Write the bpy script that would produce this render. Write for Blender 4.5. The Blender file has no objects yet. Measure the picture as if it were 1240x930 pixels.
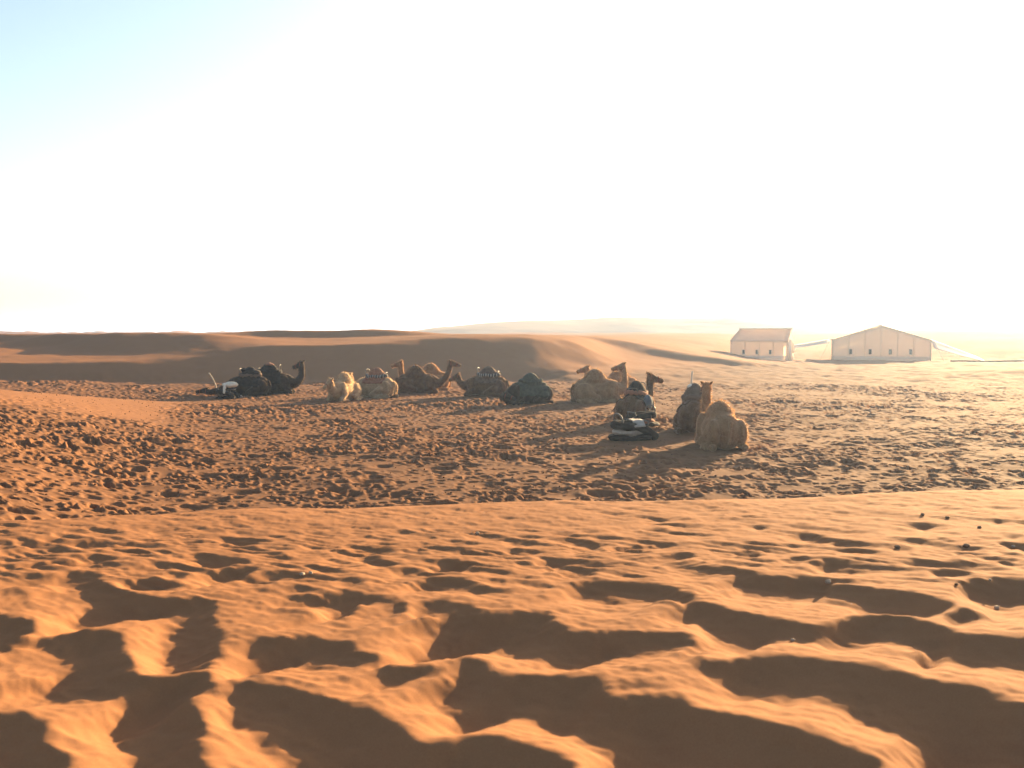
import bpy, bmesh, math, random
import numpy as np
from mathutils import Vector, Matrix, noise as mnoise
from mathutils.bvhtree import BVHTree

random.seed(7)
scene = bpy.context.scene
col = scene.collection

# ------------------------------------------------------------------ camera, sky, sun, exposure
F_PX, CX, CY = 1205.6, 620.0, 465.0          # focal length in pixels of the 1240 px photograph (35 mm lens)
EYE = 3.0                                    # eye height above the camel flat
PITCH = math.atan((CY - 403.0) / F_PX)       # horizon lies at row 403
SUN_AZ, SUN_EL = math.radians(31.0), math.radians(11.0)   # to the right of straight ahead

cam_d = bpy.data.cameras.new('camera')
cam_d.sensor_width = 36.0
cam_d.lens = 35.0
cam_d.clip_start = 0.05
cam_d.clip_end = 20000
cam_d.dof.use_dof = True
cam_d.dof.focus_distance = 30.0
cam_d.dof.aperture_fstop = 3.5
cam = bpy.data.objects.new('camera', cam_d)
cam.location = (0, 0, EYE)
cam.rotation_euler = (math.pi / 2 - PITCH, 0, 0)
col.objects.link(cam)
scene.camera = cam

world = bpy.data.worlds.new('World')
scene.world = world
world.use_nodes = True
wn = world.node_tree
wn.nodes.clear()
sky = wn.nodes.new('ShaderNodeTexSky')
sky.sky_type = 'NISHITA'
sky.sun_disc = False
sky.sun_elevation = SUN_EL
sky.sun_rotation = SUN_AZ
sky.altitude = 700
sky.air_density = 1.0
sky.dust_density = 2.8
sky.ozone_density = 1.0
bgn = wn.nodes.new('ShaderNodeBackground')
bgn.inputs['Strength'].default_value = 0.056
wo = wn.nodes.new('ShaderNodeOutputWorld')
wn.links.new(sky.outputs[0], bgn.inputs[0])
wn.links.new(bgn.outputs[0], wo.inputs[0])

sun_d = bpy.data.lights.new('sun', 'SUN')
sun_d.energy = 4.6
sun_d.angle = math.radians(0.6)
sun_d.color = (1.0, 0.69, 0.36)
sun = bpy.data.objects.new('sun', sun_d)
to_sun = Vector((math.sin(SUN_AZ) * math.cos(SUN_EL), math.cos(SUN_AZ) * math.cos(SUN_EL), math.sin(SUN_EL)))
sun.rotation_euler = to_sun.to_track_quat('Z', 'Y').to_euler()
sun.location = (60, 100, 60)
col.objects.link(sun)

scene.view_settings.view_transform = 'Standard'
scene.view_settings.look = 'None'
scene.view_settings.exposure = 2.42
scene.view_settings.gamma = 1.0
scene.view_settings.use_curve_mapping = False
scene.cycles.max_bounces = 8
scene.cycles.volume_bounces = 1
scene.cycles.use_denoising = True

HAZE_DENSITY = 0.00050
HAZE_ANISO = 0.55

# ------------------------------------------------------------------ pixel rays
FWD = np.array([0, math.cos(PITCH), -math.sin(PITCH)])
UPV = np.array([0, math.sin(PITCH), math.cos(PITCH)])
def ray(px, py):
    px, py = np.asarray(px, float), np.asarray(py, float)
    a, b = (px - CX) / F_PX, (CY - py) / F_PX
    return np.stack([a, FWD[1] + b * UPV[1], FWD[2] + b * UPV[2]], -1)

# ------------------------------------------------------------------ noise helpers
rng = np.random.default_rng(11)
def tile_noise(n, cell, lo, hi, beta=1.5, seed=0):
    """periodic noise grid, wavelengths between lo and hi metres, unit variance"""
    r = np.random.default_rng(seed)
    f = np.fft.fftfreq(n, cell)
    k = np.hypot(f[:, None], f[None, :])
    amp = np.where((k > 1 / hi) & (k < 1 / lo), 1 / np.maximum(k, 1e-9) ** beta, 0)
    g = np.real(np.fft.ifft2(np.fft.fft2(r.standard_normal((n, n))) * amp))
    return g / g.std()
def tile_sample(g, cell, x, y):
    n = g.shape[0]
    u, v = np.asarray(x) / cell, np.asarray(y) / cell
    i0, j0 = np.floor(u).astype(int), np.floor(v).astype(int)
    fu, fv = u - i0, v - j0
    i0 %= n; j0 %= n
    i1, j1 = (i0 + 1) % n, (j0 + 1) % n
    return (g[i0, j0] * (1 - fu) * (1 - fv) + g[i1, j0] * fu * (1 - fv)
            + g[i0, j1] * (1 - fu) * fv + g[i1, j1] * fu * fv)
def grid_sample(g, x0, y0, res, x, y, outside=0.0):
    u, v = (x - x0) / res, (y - y0) / res
    ok = (u >= 0) & (v >= 0) & (u < g.shape[0] - 1) & (v < g.shape[1] - 1)
    u = np.clip(u, 0, g.shape[0] - 1.001); v = np.clip(v, 0, g.shape[1] - 1.001)
    i0, j0 = u.astype(int), v.astype(int)
    fu, fv = u - i0, v - j0
    r = (g[i0, j0] * (1 - fu) * (1 - fv) + g[i0 + 1, j0] * fu * (1 - fv)
         + g[i0, j0 + 1] * (1 - fu) * fv + g[i0 + 1, j0 + 1] * fu * fv)
    return np.where(ok, r, outside)
def gauss_blur(a, sx, sy):
    for ax, s in ((0, sx), (1, sy)):
        if s <= 0: continue
        m = int(3 * s) + 1
        k = np.exp(-0.5 * (np.arange(-m, m + 1) / s) ** 2); k /= k.sum()
        pad = [(0, 0), (0, 0)]; pad[ax] = (m, m)
        b = np.pad(a, pad, mode='edge')
        out = np.zeros_like(a)
        for q, w in enumerate(k):
            out += w * (b[q:q + a.shape[0], :] if ax == 0 else b[:, q:q + a.shape[1]])
        a = out
    return a
def sstep(a, b, x):
    t = np.clip((x - a) / (b - a), 0, 1)
    return t * t * (3 - 2 * t)

N_BIG = tile_noise(512, 0.6, 4.0, 60.0, 1.9, 1)
N_MID = tile_noise(512, 0.05, 0.35, 2.5, 1.6, 2)
N_FINE = tile_noise(1024, 0.012, 0.05, 0.5, 1.35, 3)
N_WARP1 = tile_noise(512, 0.04, 0.25, 1.0, 1.3, 4)
N_WARP2 = tile_noise(512, 0.04, 0.25, 1.0, 1.3, 5)

# ------------------------------------------------------------------ the dune lands behind (profiles by bearing)
# every column: image column -> (distance, height) knots; heights follow the slopes a dune can have
COLS = [
    (-320, [(0, .3), (14, 1.0), (20, 1.3), (30, 1.4), (37, 1.4), (43, .3), (61, .25), (64.5, 1.3), (86, 2.1), (88.5, 2.95), (120, 2.4), (220, 2.2)]),
    (0,    [(0, 0), (14, .45), (20, .70), (30, .85), (37, .90), (41.5, .2), (61, .12), (63.6, 1.05), (84, 2.2), (86.5, 2.93), (115, 2.3), (220, 2.2)]),
    (70,   [(0, 0), (14, .25), (20, .42), (30, .58), (38, .68), (42, .12), (60.5, .1), (63.4, 1.05), (79, 1.85), (82, 2.95), (115, 2.3), (220, 2.2)]),
    (120,  [(0, 0), (14, .12), (20, .25), (30, .40), (39, .48), (42.4, .06), (60.5, .05), (63.6, 1.12), (72, 1.5), (78, 2.95), (100, 2.3), (220, 2.2)]),
    (160,  [(0, 0), (20, .12), (32, .26), (40, .32), (43, .03), (60.5, .03), (63.8, 1.12), (70, 1.55), (78, 2.95), (95, 2.4), (220, 2.2)]),
    (205,  [(0, 0), (20, .05), (32, .12), (40, .16), (43, .03), (60.5, .03), (65, 1.3), (70, 1.75), (77, 2.95), (95, 2.4), (220, 2.2)]),
    (250,  [(0, 0), (33, .02), (41, .08), (44, 0), (60.5, .03), (65.5, 1.4), (70, 2.1), (75, 2.95), (95, 2.5), (220, 2.3)]),
    (330,  [(0, 0), (61, .02), (65, 1.4), (67.2, 2.2), (73, 2.35), (80, 2.6), (82, 3.15), (100, 2.7), (220, 2.4)]),
    (400,  [(0, 0), (61, .02), (65, 1.35), (67.4, 2.2), (74, 2.35), (79, 2.6), (81, 3.1), (100, 2.7), (220, 2.4)]),
    (445,  [(0, 0), (61, .02), (65, 1.4), (67.6, 2.3), (74, 2.5), (79, 2.65), (81, 3.25), (84, 3.25), (100, 2.7), (220, 2.4)]),
    (560,  [(0, 0), (61.5, .02), (66, 1.5), (69.5, 2.7), (73, 2.95), (100, 2.6), (220, 2.5)]),
    (650,  [(0, 0), (62, .02), (67.5, 1.6), (71, 2.7), (75, 2.95), (100, 2.6), (220, 2.6)]),
    (700,  [(0, 0), (58, .02), (68, .9), (73, 2.3), (80, 2.8), (110, 2.6), (220, 2.6)]),
    (750,  [(0, 0), (55, .02), (72, .75), (84, 1.75), (86, 2.45), (110, 2.5), (160, 2.75), (260, 2.6)]),
    (800,  [(0, 0), (56, .02), (74, .5), (82, .95), (84, 1.65), (110, 2.1), (160, 2.75), (260, 2.6)]),
    (860,  [(0, 0), (60, .02), (76, .25), (81, .45), (82.6, .98), (100, 1.1), (150, 2.4), (180, 2.7), (300, 2.4)]),
    (925,  [(0, 0), (70, .02), (80, .08), (83, .42), (92, .3), (104, .05), (116, .1), (170, 1.7), (210, 2.5), (320, 2.4)]),
    (1000, [(0, 0), (90, .02), (100, 0), (118, .0), (160, 1.1), (220, 2.5), (330, 2.5)]),
    (1080, [(0, 0), (76, .02), (80, .08), (86, 0), (118, .0), (140, 1.2), (190, 3.3), (330, 2.6)]),
    (1150, [(0, 0), (66, .03), (72, .25), (80, .05), (112, .1), (135, 1.8), (165, 3.4), (330, 2.8)]),
    (1240, [(0, 0), (62, .06), (70, .55), (74, .15), (108, .2), (132, 2.2), (160, 3.35), (330, 2.8)]),
    (1560, [(0, 0), (60, .1), (68, .7), (74, .2), (105, .3), (130, 2.0), (160, 3.0), (330, 2.8)]),
]
U_GRID = np.linspace(-0.78, 0.78, 420)
D_GRID = np.exp(np.linspace(math.log(4), math.log(6500), 2200))
_cu = np.array([(c - CX) / F_PX for c, _ in COLS])
_tab = np.array([np.interp(D_GRID, [k[0] for k in kn], [k[1] for k in kn]) for _, kn in COLS])
BGT = np.array([np.interp(U_GRID, _cu, _tab[:, j]) for j in range(len(D_GRID))]).T      # [u, d]
BGT = gauss_blur(BGT, 3.0, 1.2)
LD0, LDS = math.log(4), (math.log(6500) - math.log(4)) / 2199

def eff(x, y):
    rho = np.hypot(x, y)
    az = np.arctan2(x, y)
    azc = np.clip(az, -0.62, 0.62)
    return np.tan(azc), rho * np.cos(azc), rho

EDGE_U = np.array([(c - CX) / F_PX for c in (-300, 0, 300, 620, 900, 1240, 1500)])
EDGE_Y = np.array([628, 622, 612, 604, 598, 588, 582.0])
Z_FG = 1.4                                                     # level of the foreground dune's crests
def fg_surface(Y):
    return Z_FG - 0.05 * 0.8 * np.log1p(np.exp((Y - 5.2) / 0.8))
_dd = np.linspace(4, 20, 4000)
EDGE_D = np.array([_dd[np.flatnonzero((EYE - fg_surface(_dd)) / _dd <= -r[2] / r[1])[0]] for r in ray(EDGE_U * F_PX + CX, EDGE_Y)])

def base_height(x, y):
    """large forms only"""
    u, Y, rho = eff(x, y)
    ld = np.clip((np.log(np.maximum(Y, 4.01)) - LD0) / LDS, 0, 2198)
    bg = grid_sample(BGT, 0.0, 0.0, 1.0, np.clip((u + 0.78) / (U_GRID[1] - U_GRID[0]), 0, 418.9), ld)
    w = sstep(58, 90, Y)
    bg = bg + tile_sample(N_BIG, 0.6, x, y) * (0.025 + 0.055 * w + 0.6 * sstep(160, 600, Y))
    de = np.interp(u, EDGE_U, EDGE_D) + 0.10 * tile_sample(N_MID, 0.05, x * 0.5, y * 0.5)
    t = Y - de
    k = 0.22
    drop = 0.40 * k * np.log1p(np.exp(np.clip(t / k, -40, 40)))
    fg = fg_surface(np.minimum(Y, de + 0.5)) - drop
    h = 0.12
    m = np.maximum(bg, fg)
    z = m + h * np.log1p(np.exp(-np.abs(bg - fg) / h)) * 0.6
    return z, bg, t

# ------------------------------------------------------------------ foreground ripples: shadow hollows
HOLLOWS = [
 [(55,652),(70,650),(90,656),(130,653),(140,660),(110,663),(55,659)],
 [(98,682),(103,671),(115,671),(145,677),(125,681),(105,684)],
 [(22,690),(40,680),(83,680),(70,685),(35,692)],
 [(12,702),(40,697),(70,699),(85,692),(108,692),(125,700),(129,710),(155,716),(185,722),(205,726),(260,725),(262,735),(255,748),(265,760),(272,770),(263,783),(258,806),(230,814),(194,814),(193,782),(200,765),(202,750),(160,748),(125,756),(110,760),(85,757),(82,750),(100,745),(95,735),(85,722),(80,712),(68,704),(40,703)],
 [(0,742),(12,748),(40,750),(44,760),(28,768),(27,774),(38,777),(55,775),(105,765),(140,766),(151,782),(151,798),(165,815),(185,822),(212,821),(248,814),(258,832),(255,840),(230,847),(233,865),(244,880),(243,900),(252,910),(268,935),(157,935),(157,912),(140,907),(133,900),(130,888),(135,872),(150,860),(152,848),(125,851),(88,852),(45,851),(35,835),(38,822),(62,825),(80,815),(65,800),(45,786),(25,788),(0,797)],
 [(0,868),(10,876),(18,865),(30,865),(50,885),(70,907),(82,918),(78,935),(0,935)],
 [(270,865),(280,838),(298,828),(310,829),(335,831),(372,840),(415,851),(465,865),(480,875),(500,892),(517,906),(540,908),(575,900),(620,897),(660,910),(690,920),(718,935),(350,935),(347,925),(330,918),(312,908),(308,900),(298,890),(285,885),(270,878)],
 [(290,773),(310,775),(335,774),(385,771),(415,775),(435,787),(460,796),(445,808),(430,812),(375,811),(365,805),(330,812),(312,818),(300,815),(295,795)],
 [(520,830),(548,822),(545,812),(560,796),(578,797),(598,805),(612,818),(622,820),(670,821),(725,820),(728,843),(733,848),(760,845),(792,842),(818,848),(840,860),(870,867),(907,870),(930,877),(955,882),(992,895),(1030,910),(1070,925),(1085,935),(738,935),(727,918),(712,905),(692,888),(665,880),(635,870),(620,872),(605,877),(572,882),(548,880),(535,868),(525,852)],
 [(442,820),(455,811),(485,813),(522,808),(545,802),(525,815),(500,822),(472,833),(455,832)],
 [(500,733),(512,728),(535,726),(572,735),(588,744),(620,745),(645,741),(668,743),(668,755),(680,766),(732,766),(790,764),(815,765),(830,768),(842,780),(838,784),(795,791),(740,797),(702,804),(665,804),(650,797),(620,793),(590,784),(565,786),(520,794),(503,788),(520,778),(515,770),(500,757),(530,755),(505,745)],
 [(342,722),(365,720),(400,722),(415,715),(430,717),(460,721),(485,725),(500,736),(485,750),(470,750),(455,735),(435,739),(417,750),(400,752),(397,740),(385,736),(360,732)],
 [(328,735),(345,734),(378,745),(372,750),(350,747),(332,740)],
 [(310,695),(330,692),(370,695),(400,700),(420,699),(435,702),(446,710),(425,710),(400,704),(370,702),(330,704),(310,700)],
 [(250,700),(262,690),(310,687),(300,698),(290,702),(265,707)],
 [(227,672),(250,670),(275,675),(296,678),(298,683),(250,687),(235,681)],
 [(200,690),(230,694),(225,702),(212,702),(195,695)],
 [(170,658),(195,659),(178,666)],
 [(430,680),(445,670),(460,674),(480,682),(470,686),(450,686)],
 [(485,687),(500,686),(518,692),(500,697),(487,697)],
 [(522,678),(535,677),(570,681),(555,689),(535,690)],
 [(503,712),(515,700),(545,697),(565,702),(577,710),(550,716),(510,716)],
 [(415,653),(440,656),(425,659)],
 [(565,650),(590,646),(620,652),(640,656),(665,659),(650,660),(600,657)],
 [(675,652),(705,653),(725,658),(732,666),(702,662),(682,657)],
 [(740,667),(760,662),(795,659),(815,660),(780,666),(752,670)],
 [(790,672),(840,670),(845,675),(820,681),(800,677)],
 [(645,682),(670,676),(692,681),(677,687),(655,687)],
 [(675,695),(700,686),(717,690),(720,697),(695,697)],
 [(615,665),(660,665),(645,672),(615,672)],
 [(600,692),(652,696),(635,700),(605,700)],
 [(692,707),(720,701),(750,704),(795,707),(830,715),(846,722),(832,735),(810,733),(780,731),(732,731),(697,727)],
 [(810,742),(835,733),(855,730),(877,738),(930,745),(955,751),(985,756),(1018,756),(1042,751),(1070,749),(1105,753),(1145,764),(1150,769),(1200,770),(1240,775),(1240,815),(1228,811),(1205,811),(1170,809),(1155,803),(1135,806),(1115,804),(1120,791),(1090,784),(1060,779),(1017,784),(975,781),(955,776),(930,779),(907,786),(885,785),(865,775),(852,762),(845,752),(827,752)],
 [(835,690),(850,685),(885,687),(930,698),(960,699),(1000,699),(1015,705),(1055,712),(1090,717),(1105,717),(1120,722),(1145,731),(1160,731),(1150,740),(1135,745),(1125,750),(1105,745),(1070,740),(1037,738),(1012,733),(970,726),(930,722),(915,724),(880,712),(870,705),(885,697),(855,697),(840,693)],
 [(1140,752),(1150,745),(1165,738),(1190,752),(1180,760),(1155,762)],
 [(1165,711),(1180,703),(1205,699),(1240,701),(1240,738),(1215,738),(1190,731),(1170,722)],
 [(1125,692),(1142,687),(1167,692),(1182,698),(1150,700),(1130,699)],
 [(1097,680),(1115,678),(1135,682),(1127,687),(1105,684)],
 [(977,680),(1012,679),(1030,685),(1057,683),(1040,689),(998,690)],
 [(960,647),(975,643),(995,650),(1020,656),(992,659),(967,654)],
 [(1142,670),(1167,666),(1205,672),(1180,676),(1155,674)],
 [(1200,655),(1240,657),(1240,668),(1220,665)],
 [(1200,678),(1240,681),(1230,687),(1210,684)],
 [(1095,636),(1120,634),(1147,637),(1120,640)],
 [(1195,630),(1240,630),(1240,635),(1205,634)],
 [(1110,655),(1142,656),(1130,660)],
 [(1015,639),(1040,637),(1025,642)],
 [(942,662),(975,663),(1022,667),(980,668)],
 [(945,679),(975,674),(980,678),(955,682)],
 [(838,798),(850,798),(870,801),(895,803),(930,796),(980,797),(1042,805),(1080,812),(1105,822),(1142,831),(1180,837),(1210,847),(1240,857),(1240,935),(1130,935),(1105,910),(1070,890),(1037,875),(1015,860),(995,852),(950,850),(945,845),(930,846),(907,849),(882,845),(870,832),(850,817),(835,805)],
 [(747,836),(752,828),(795,830),(820,833),(795,835),(752,836)],
 [(740,815),(775,812),(805,812),(780,815),(750,820)],
 [(2,660),(18,659),(28,665),(5,666)],
 [(885,668),(905,665),(920,672),(905,677)],
 [(215,656),(235,653),(250,656),(235,660)],
 [(255,648),(285,650),(275,655)],
 [(175,640),(205,641),(212,645),(195,644)],
 [(305,662),(330,661),(325,665)],
 [(905,638),(930,637),(930,641)],
 [(780,642),(800,640),(815,644),(790,646)],
]
LX, LY = -math.sin(SUN_AZ), -math.cos(SUN_AZ)      # the way the light travels over the ground
PX_, PY_ = -LY, LX                                 # across it
TAN_EL = math.tan(SUN_EL)
RES = 0.016
cs = [(-9, 1.0), (9, 1.0), (-9, 14.2), (9, 14.2)]
S0 = min(x * LX + y * LY for x, y in cs); S1 = max(x * LX + y * LY for x, y in cs)
T0 = min(x * PX_ + y * PY_ for x, y in cs); T1 = max(x * PX_ + y * PY_ for x, y in cs)
NS, NT = int((S1 - S0) / RES), int((T1 - T0) / RES)
SS = S0 + RES * np.arange(NS)[:, None] * np.ones((1, NT))
TT = T0 + RES * np.arange(NT)[None, :] * np.ones((NS, 1))
GX, GY = SS * LX + TT * PX_, SS * LY + TT * PY_

def densify(p, step=5.0):
    out = []
    for i in range(len(p)):
        a, b = np.array(p[i], float), np.array(p[(i + 1) % len(p)], float)
        n = max(1, int(np.hypot(*(b - a)) / step))
        for q in range(n):
            out.append(a + (b - a) * q / n)
    return np.array(out)
def go_on(p):
    """hollows cut by the frame taper out beyond it"""
    out = []
    for lim, ext in ((1240, 1345), (0, -105)):
        cut = [y for x, y in p if x == lim]
        if cut:
            c = sum(cut) / len(cut); q = []
            for i, (x, y) in enumerate(p):
                nxt, prv = p[(i + 1) % len(p)], p[i - 1]
                q.append((x, y))
                if x == lim and nxt[0] == lim: q.append((ext, c + 6))
            p = q
    return [(x, 990 if y >= 935 else y) for x, y in p]
POLYS = [densify(go_on(p)) for p in HOLLOWS]
N_CRUMB = tile_noise(512, 0.02, 0.05, 0.22, 0.9, 6)
N_CRUMB2 = tile_noise(512, 0.02, 0.05, 0.22, 0.9, 7)
WARPX = 0.010 * tile_sample(N_WARP1, 0.04, GX, GY) + 0.005 * tile_sample(N_CRUMB, 0.02, GX, GY)
WARPY = 0.016 * tile_sample(N_WARP2, 0.04, GX, GY) + 0.006 * tile_sample(N_CRUMB2, 0.02, GX, GY)

def raster(polys_st):
    mask = np.zeros((NS, NT), bool)
    for P in polys_st:
        i0, i1 = int(max(0, (P[:, 0].min() - S0) / RES - 8)), int(min(NS, (P[:, 0].max() - S0) / RES + 9))
        j0, j1 = int(max(0, (P[:, 1].min() - T0) / RES - 8)), int(min(NT, (P[:, 1].max() - T0) / RES + 9))
        if i1 <= i0 or j1 <= j0: continue
        js = T0 + RES * np.arange(j0, j1)
        si = S0 + RES * np.arange(i0, i1)
        sub = np.zeros((i1 - i0, j1 - j0), bool)
        Q = np.roll(P, -1, 0)
        for j, t in enumerate(js):
            cr = (P[:, 1] > t) != (Q[:, 1] > t)
            if not cr.any(): continue
            a, b = P[cr], Q[cr]
            xs = np.sort(a[:, 0] + (t - a[:, 1]) / (b[:, 1] - a[:, 1]) * (b[:, 0] - a[:, 0]))
            for q in range(0, len(xs) - 1, 2):
                sub[(si >= xs[q]) & (si < xs[q + 1]), j] = True
        mask[i0:i1, j0:j1] |= sub
    return mask

def relief(mask):
    """height whose cast shadows fill the mask, light travelling along axis 0"""
    z = np.zeros((NS, NT))
    for j in range(NT):
        m = mask[:, j].astype(np.int8)
        ch = np.flatnonzero(np.diff(m)) + 1
        b = np.concatenate([[0], ch, [NS]])
        D = 0.0
        for q in range(len(b) - 1):
            i0, i1 = b[q], b[q + 1]
            n = i1 - i0
            if m[i0]:
                u = (np.arange(n) + 1) / n
                D = min(n * RES * TAN_EL, 0.32) * 1.03
                z[i0:i1, j] = -D * (u + 0.30 * np.sin(np.pi * u) * (1.15 - 0.3 * u))
            elif D > 0:
                M = min(n, int(1.1 / RES))
                u = np.minimum((np.arange(n) + 1) / M, 1.0)
                z[i0:i1, j] = -D * (1 - u) ** 1.25
                D = 0.0
    return z

# procedural hollows where the photograph does not show the ground, and fine ones towards the crest
ns_, nt_ = 1024, 1024
def aniso(seed, ws, wt, beta=1.2):
    r = np.random.default_rng(seed)
    fs, ft = np.fft.fftfreq(NS + 256, RES), np.fft.fftfreq(NT + 256, RES)
    k = np.hypot(fs[:, None] * ws, ft[None, :] * wt)
    amp = np.exp(-((np.log(np.maximum(k, 1e-6))) ** 2) / (2 * 0.45 ** 2))
    g = np.real(np.fft.ifft2(np.fft.fft2(r.standard_normal((NS + 256, NT + 256))) * amp))
    g = g[:NS, :NT]
    return g / g.std()
A_COARSE = aniso(21, 0.75, 1.3)
A_FINE = aniso(22, 0.32, 1.45)
_uu = GX / np.maximum(GY, 0.3)
_rowpx = 403 + F_PX * (EYE - fg_surface(GY)) / np.maximum(GY, 0.3)
IN_PHOTO = (np.abs(_uu) < 0.516) & (_rowpx < 936) & (_rowpx > 560)
EXTRA = np.where(IN_PHOTO, False, A_COARSE > 0.55 + 1.6 * sstep(0.66, 0.53, np.abs(_uu)) * sstep(985, 930, _rowpx))
fine_w = sstep(690, 640, _rowpx)
EXTRA |= IN_PHOTO & (A_FINE > 0.95 + 1.6 * sstep(690, 760, _rowpx) + 1.2 * sstep(660, 625, _rowpx)) & (_rowpx < 740) & (_rowpx > 612)

def project(polys, hz):
    out = []
    for P in polys:
        R = ray(P[:, 0], P[:, 1])
        z = np.full(len(P), Z_FG)
        for it in range(20):
            t = (z - EYE) / R[:, 2]
            x, y = t * R[:, 0], t * R[:, 1]
            zn = fg_surface(y)
            if hz is not None:
                s_, t_ = x * LX + y * LY, x * PX_ + y * PY_
                zn = zn + grid_sample(hz, S0, T0, RES, s_, t_)
            z = 0.6 * z + 0.4 * zn
        out.append(np.stack([x * LX + y * LY, x * PX_ + y * PY_], -1))
    return out

hz = None
for it in range(5):
    mk = raster(project(POLYS, hz))
    new = gauss_blur(relief(mk), 2.0, 3.0)
    hz = new if hz is None else 0.35 * hz + 0.65 * new
def warp_mask(mk):
    ws, wt = WARPX / RES, WARPY / RES
    i = np.clip(np.arange(NS)[:, None] + ws, 0, NS - 1).astype(int)
    j = np.clip(np.arange(NT)[None, :] + wt, 0, NT - 1).astype(int)
    return mk[i, j]
mk = warp_mask(mk) | EXTRA
STREAK = aniso(23, 0.24, 0.85)
FG_RELIEF = gauss_blur(relief(mk), 1.0, 1.6) + (0.0028 + 0.0040 * sstep(740, 680, _rowpx)) * (0.75 - np.abs(STREAK))
FG_SHADE = mk

# ------------------------------------------------------------------ hoof and foot prints on the camel flat
FP_RES, FPX0, FPY0 = 0.04, -44.0, 9.0
FPN, FPM = int(88 / FP_RES), int(54 / FP_RES)
FP = np.zeros((FPN, FPM))
def stamps(n, rlo, rhi, dep, seed):
    r = np.random.default_rng(seed)
    xs, ys = r.uniform(FPX0 + 1, FPX0 + 87, n), r.uniform(FPY0 + 1, FPY0 + 53, n)
    keep = np.abs(xs) < ys * 0.62 + 3
    xs, ys = xs[keep], ys[keep]
    rad = r.uniform(rlo, rhi, len(xs)); asp = r.uniform(0.6, 1.0, len(xs)); th = r.uniform(0, math.pi, len(xs))
    dp = dep * rad * r.uniform(0.5, 1.3, len(xs))
    for x, y, R, a, t, d in zip(xs, ys, rad, asp, th, dp):
        m = int(1.8 * R / FP_RES) + 1
        i, j = int((x - FPX0) / FP_RES), int((y - FPY0) / FP_RES)
        if i < m or j < m or i >= FPN - m or j >= FPM - m: continue
        q = np.arange(-m, m + 1) * FP_RES
        X, Y = q[:, None], q[None, :]
        c, s = math.cos(t), math.sin(t)
        e = ((X * c + Y * s) / R) ** 2 + ((-X * s + Y * c) / (R * a)) ** 2
        FP[i - m:i + m + 1, j - m:j + m + 1] += d * (-np.exp(-e * 1.6) + 0.45 * np.exp(-((np.sqrt(e) - 1.25) / 0.35) ** 2))
stamps(80000, 0.065, 0.14, 0.52, 31)
stamps(3000, 0.20, 0.38, 0.24, 32)

FP = np.where(FP > 0, 1.05 * FP, 1.75 * FP)
N_PATCH = tile_noise(512, 0.25, 2.0, 14.0, 1.5, 8)

def height(x, y, want_trample=False):
    x, y = np.asarray(x, float), np.asarray(y, float)
    z, bg, t = base_height(x, y)
    u, Y, rho = eff(x, y)
    near = sstep(0.25, -0.5, t)                                   # on the foreground dune
    s_, t_ = x * LX + y * LY, x * PX_ + y * PY_
    rel = grid_sample(FG_RELIEF, S0, T0, RES, s_, t_)
    z = z + near * (rel + 0.005 * tile_sample(N_MID, 0.05, x, y) + 0.0022 * tile_sample(N_FINE, 0.012, x, y))
    # trampled flat
    flat = sstep(1.5, 3.5, t) * sstep(62, 56, Y)
    tongue = sstep(28, 33, Y) * sstep(45, 42, Y) * sstep(0.08, 0.22, bg) * sstep(0.05, -0.1, u)
    amp = (1.0 - 0.25 * sstep(-0.1, 0.45, u)) * (1 - 0.85 * tongue)
    amp = amp * np.clip(0.85 + 0.35 * tile_sample(N_PATCH, 0.25, x, y), 0.35, 1.4)
    amp = amp * (1 + 0.25 * sstep(-0.1, -0.4, u) * sstep(30, 20, Y))
    z = z + flat * amp * (grid_sample(FP, FPX0, FPY0, FP_RES, x, y) + 0.018 * tile_sample(N_MID, 0.05, x * 0.6, y * 0.6))
    far = sstep(52, 62, Y) * sstep(140, 100, Y) * sstep(0.8, 0.3, bg)
    z = z + far * 0.030 * tile_sample(N_MID, 0.05, x * 0.6, y * 0.6)
    # wind ripples, low, across the smooth dunes
    wsm = sstep(1.0, 2.0, t) * (1 - flat) * sstep(120, 80, Y)
    z = z + wsm * 0.010 * tile_sample(N_MID, 0.05, x * 0.5, y * 0.5)
    trod = np.maximum(flat * (1 - tongue), sstep(1.5, 3.5, t) * sstep(-0.02, 0.08, u) * sstep(104, 78, Y) * sstep(0.6, 0.2, bg))
    return (z, trod) if want_trample else z

def ground_hit(px, py, dmin=12.0):
    """where the sight line of a pixel meets the ground"""
    r = ray(px, py)
    ds = np.exp(np.linspace(math.log(dmin), math.log(400), 4000))
    tt = ds / r[1]
    x, y, zz = tt * r[0], tt * r[1], EYE + tt * r[2]
    b = base_height(x, y)[1] if dmin > 11 else height(x, y)
    k = np.flatnonzero(zz <= b)
    k = k[0] if len(k) else -1
    return float(x[k]), float(y[k])
def hgt(x, y):
    return float(height(np.array([x]), np.array([y]))[0])

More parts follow.
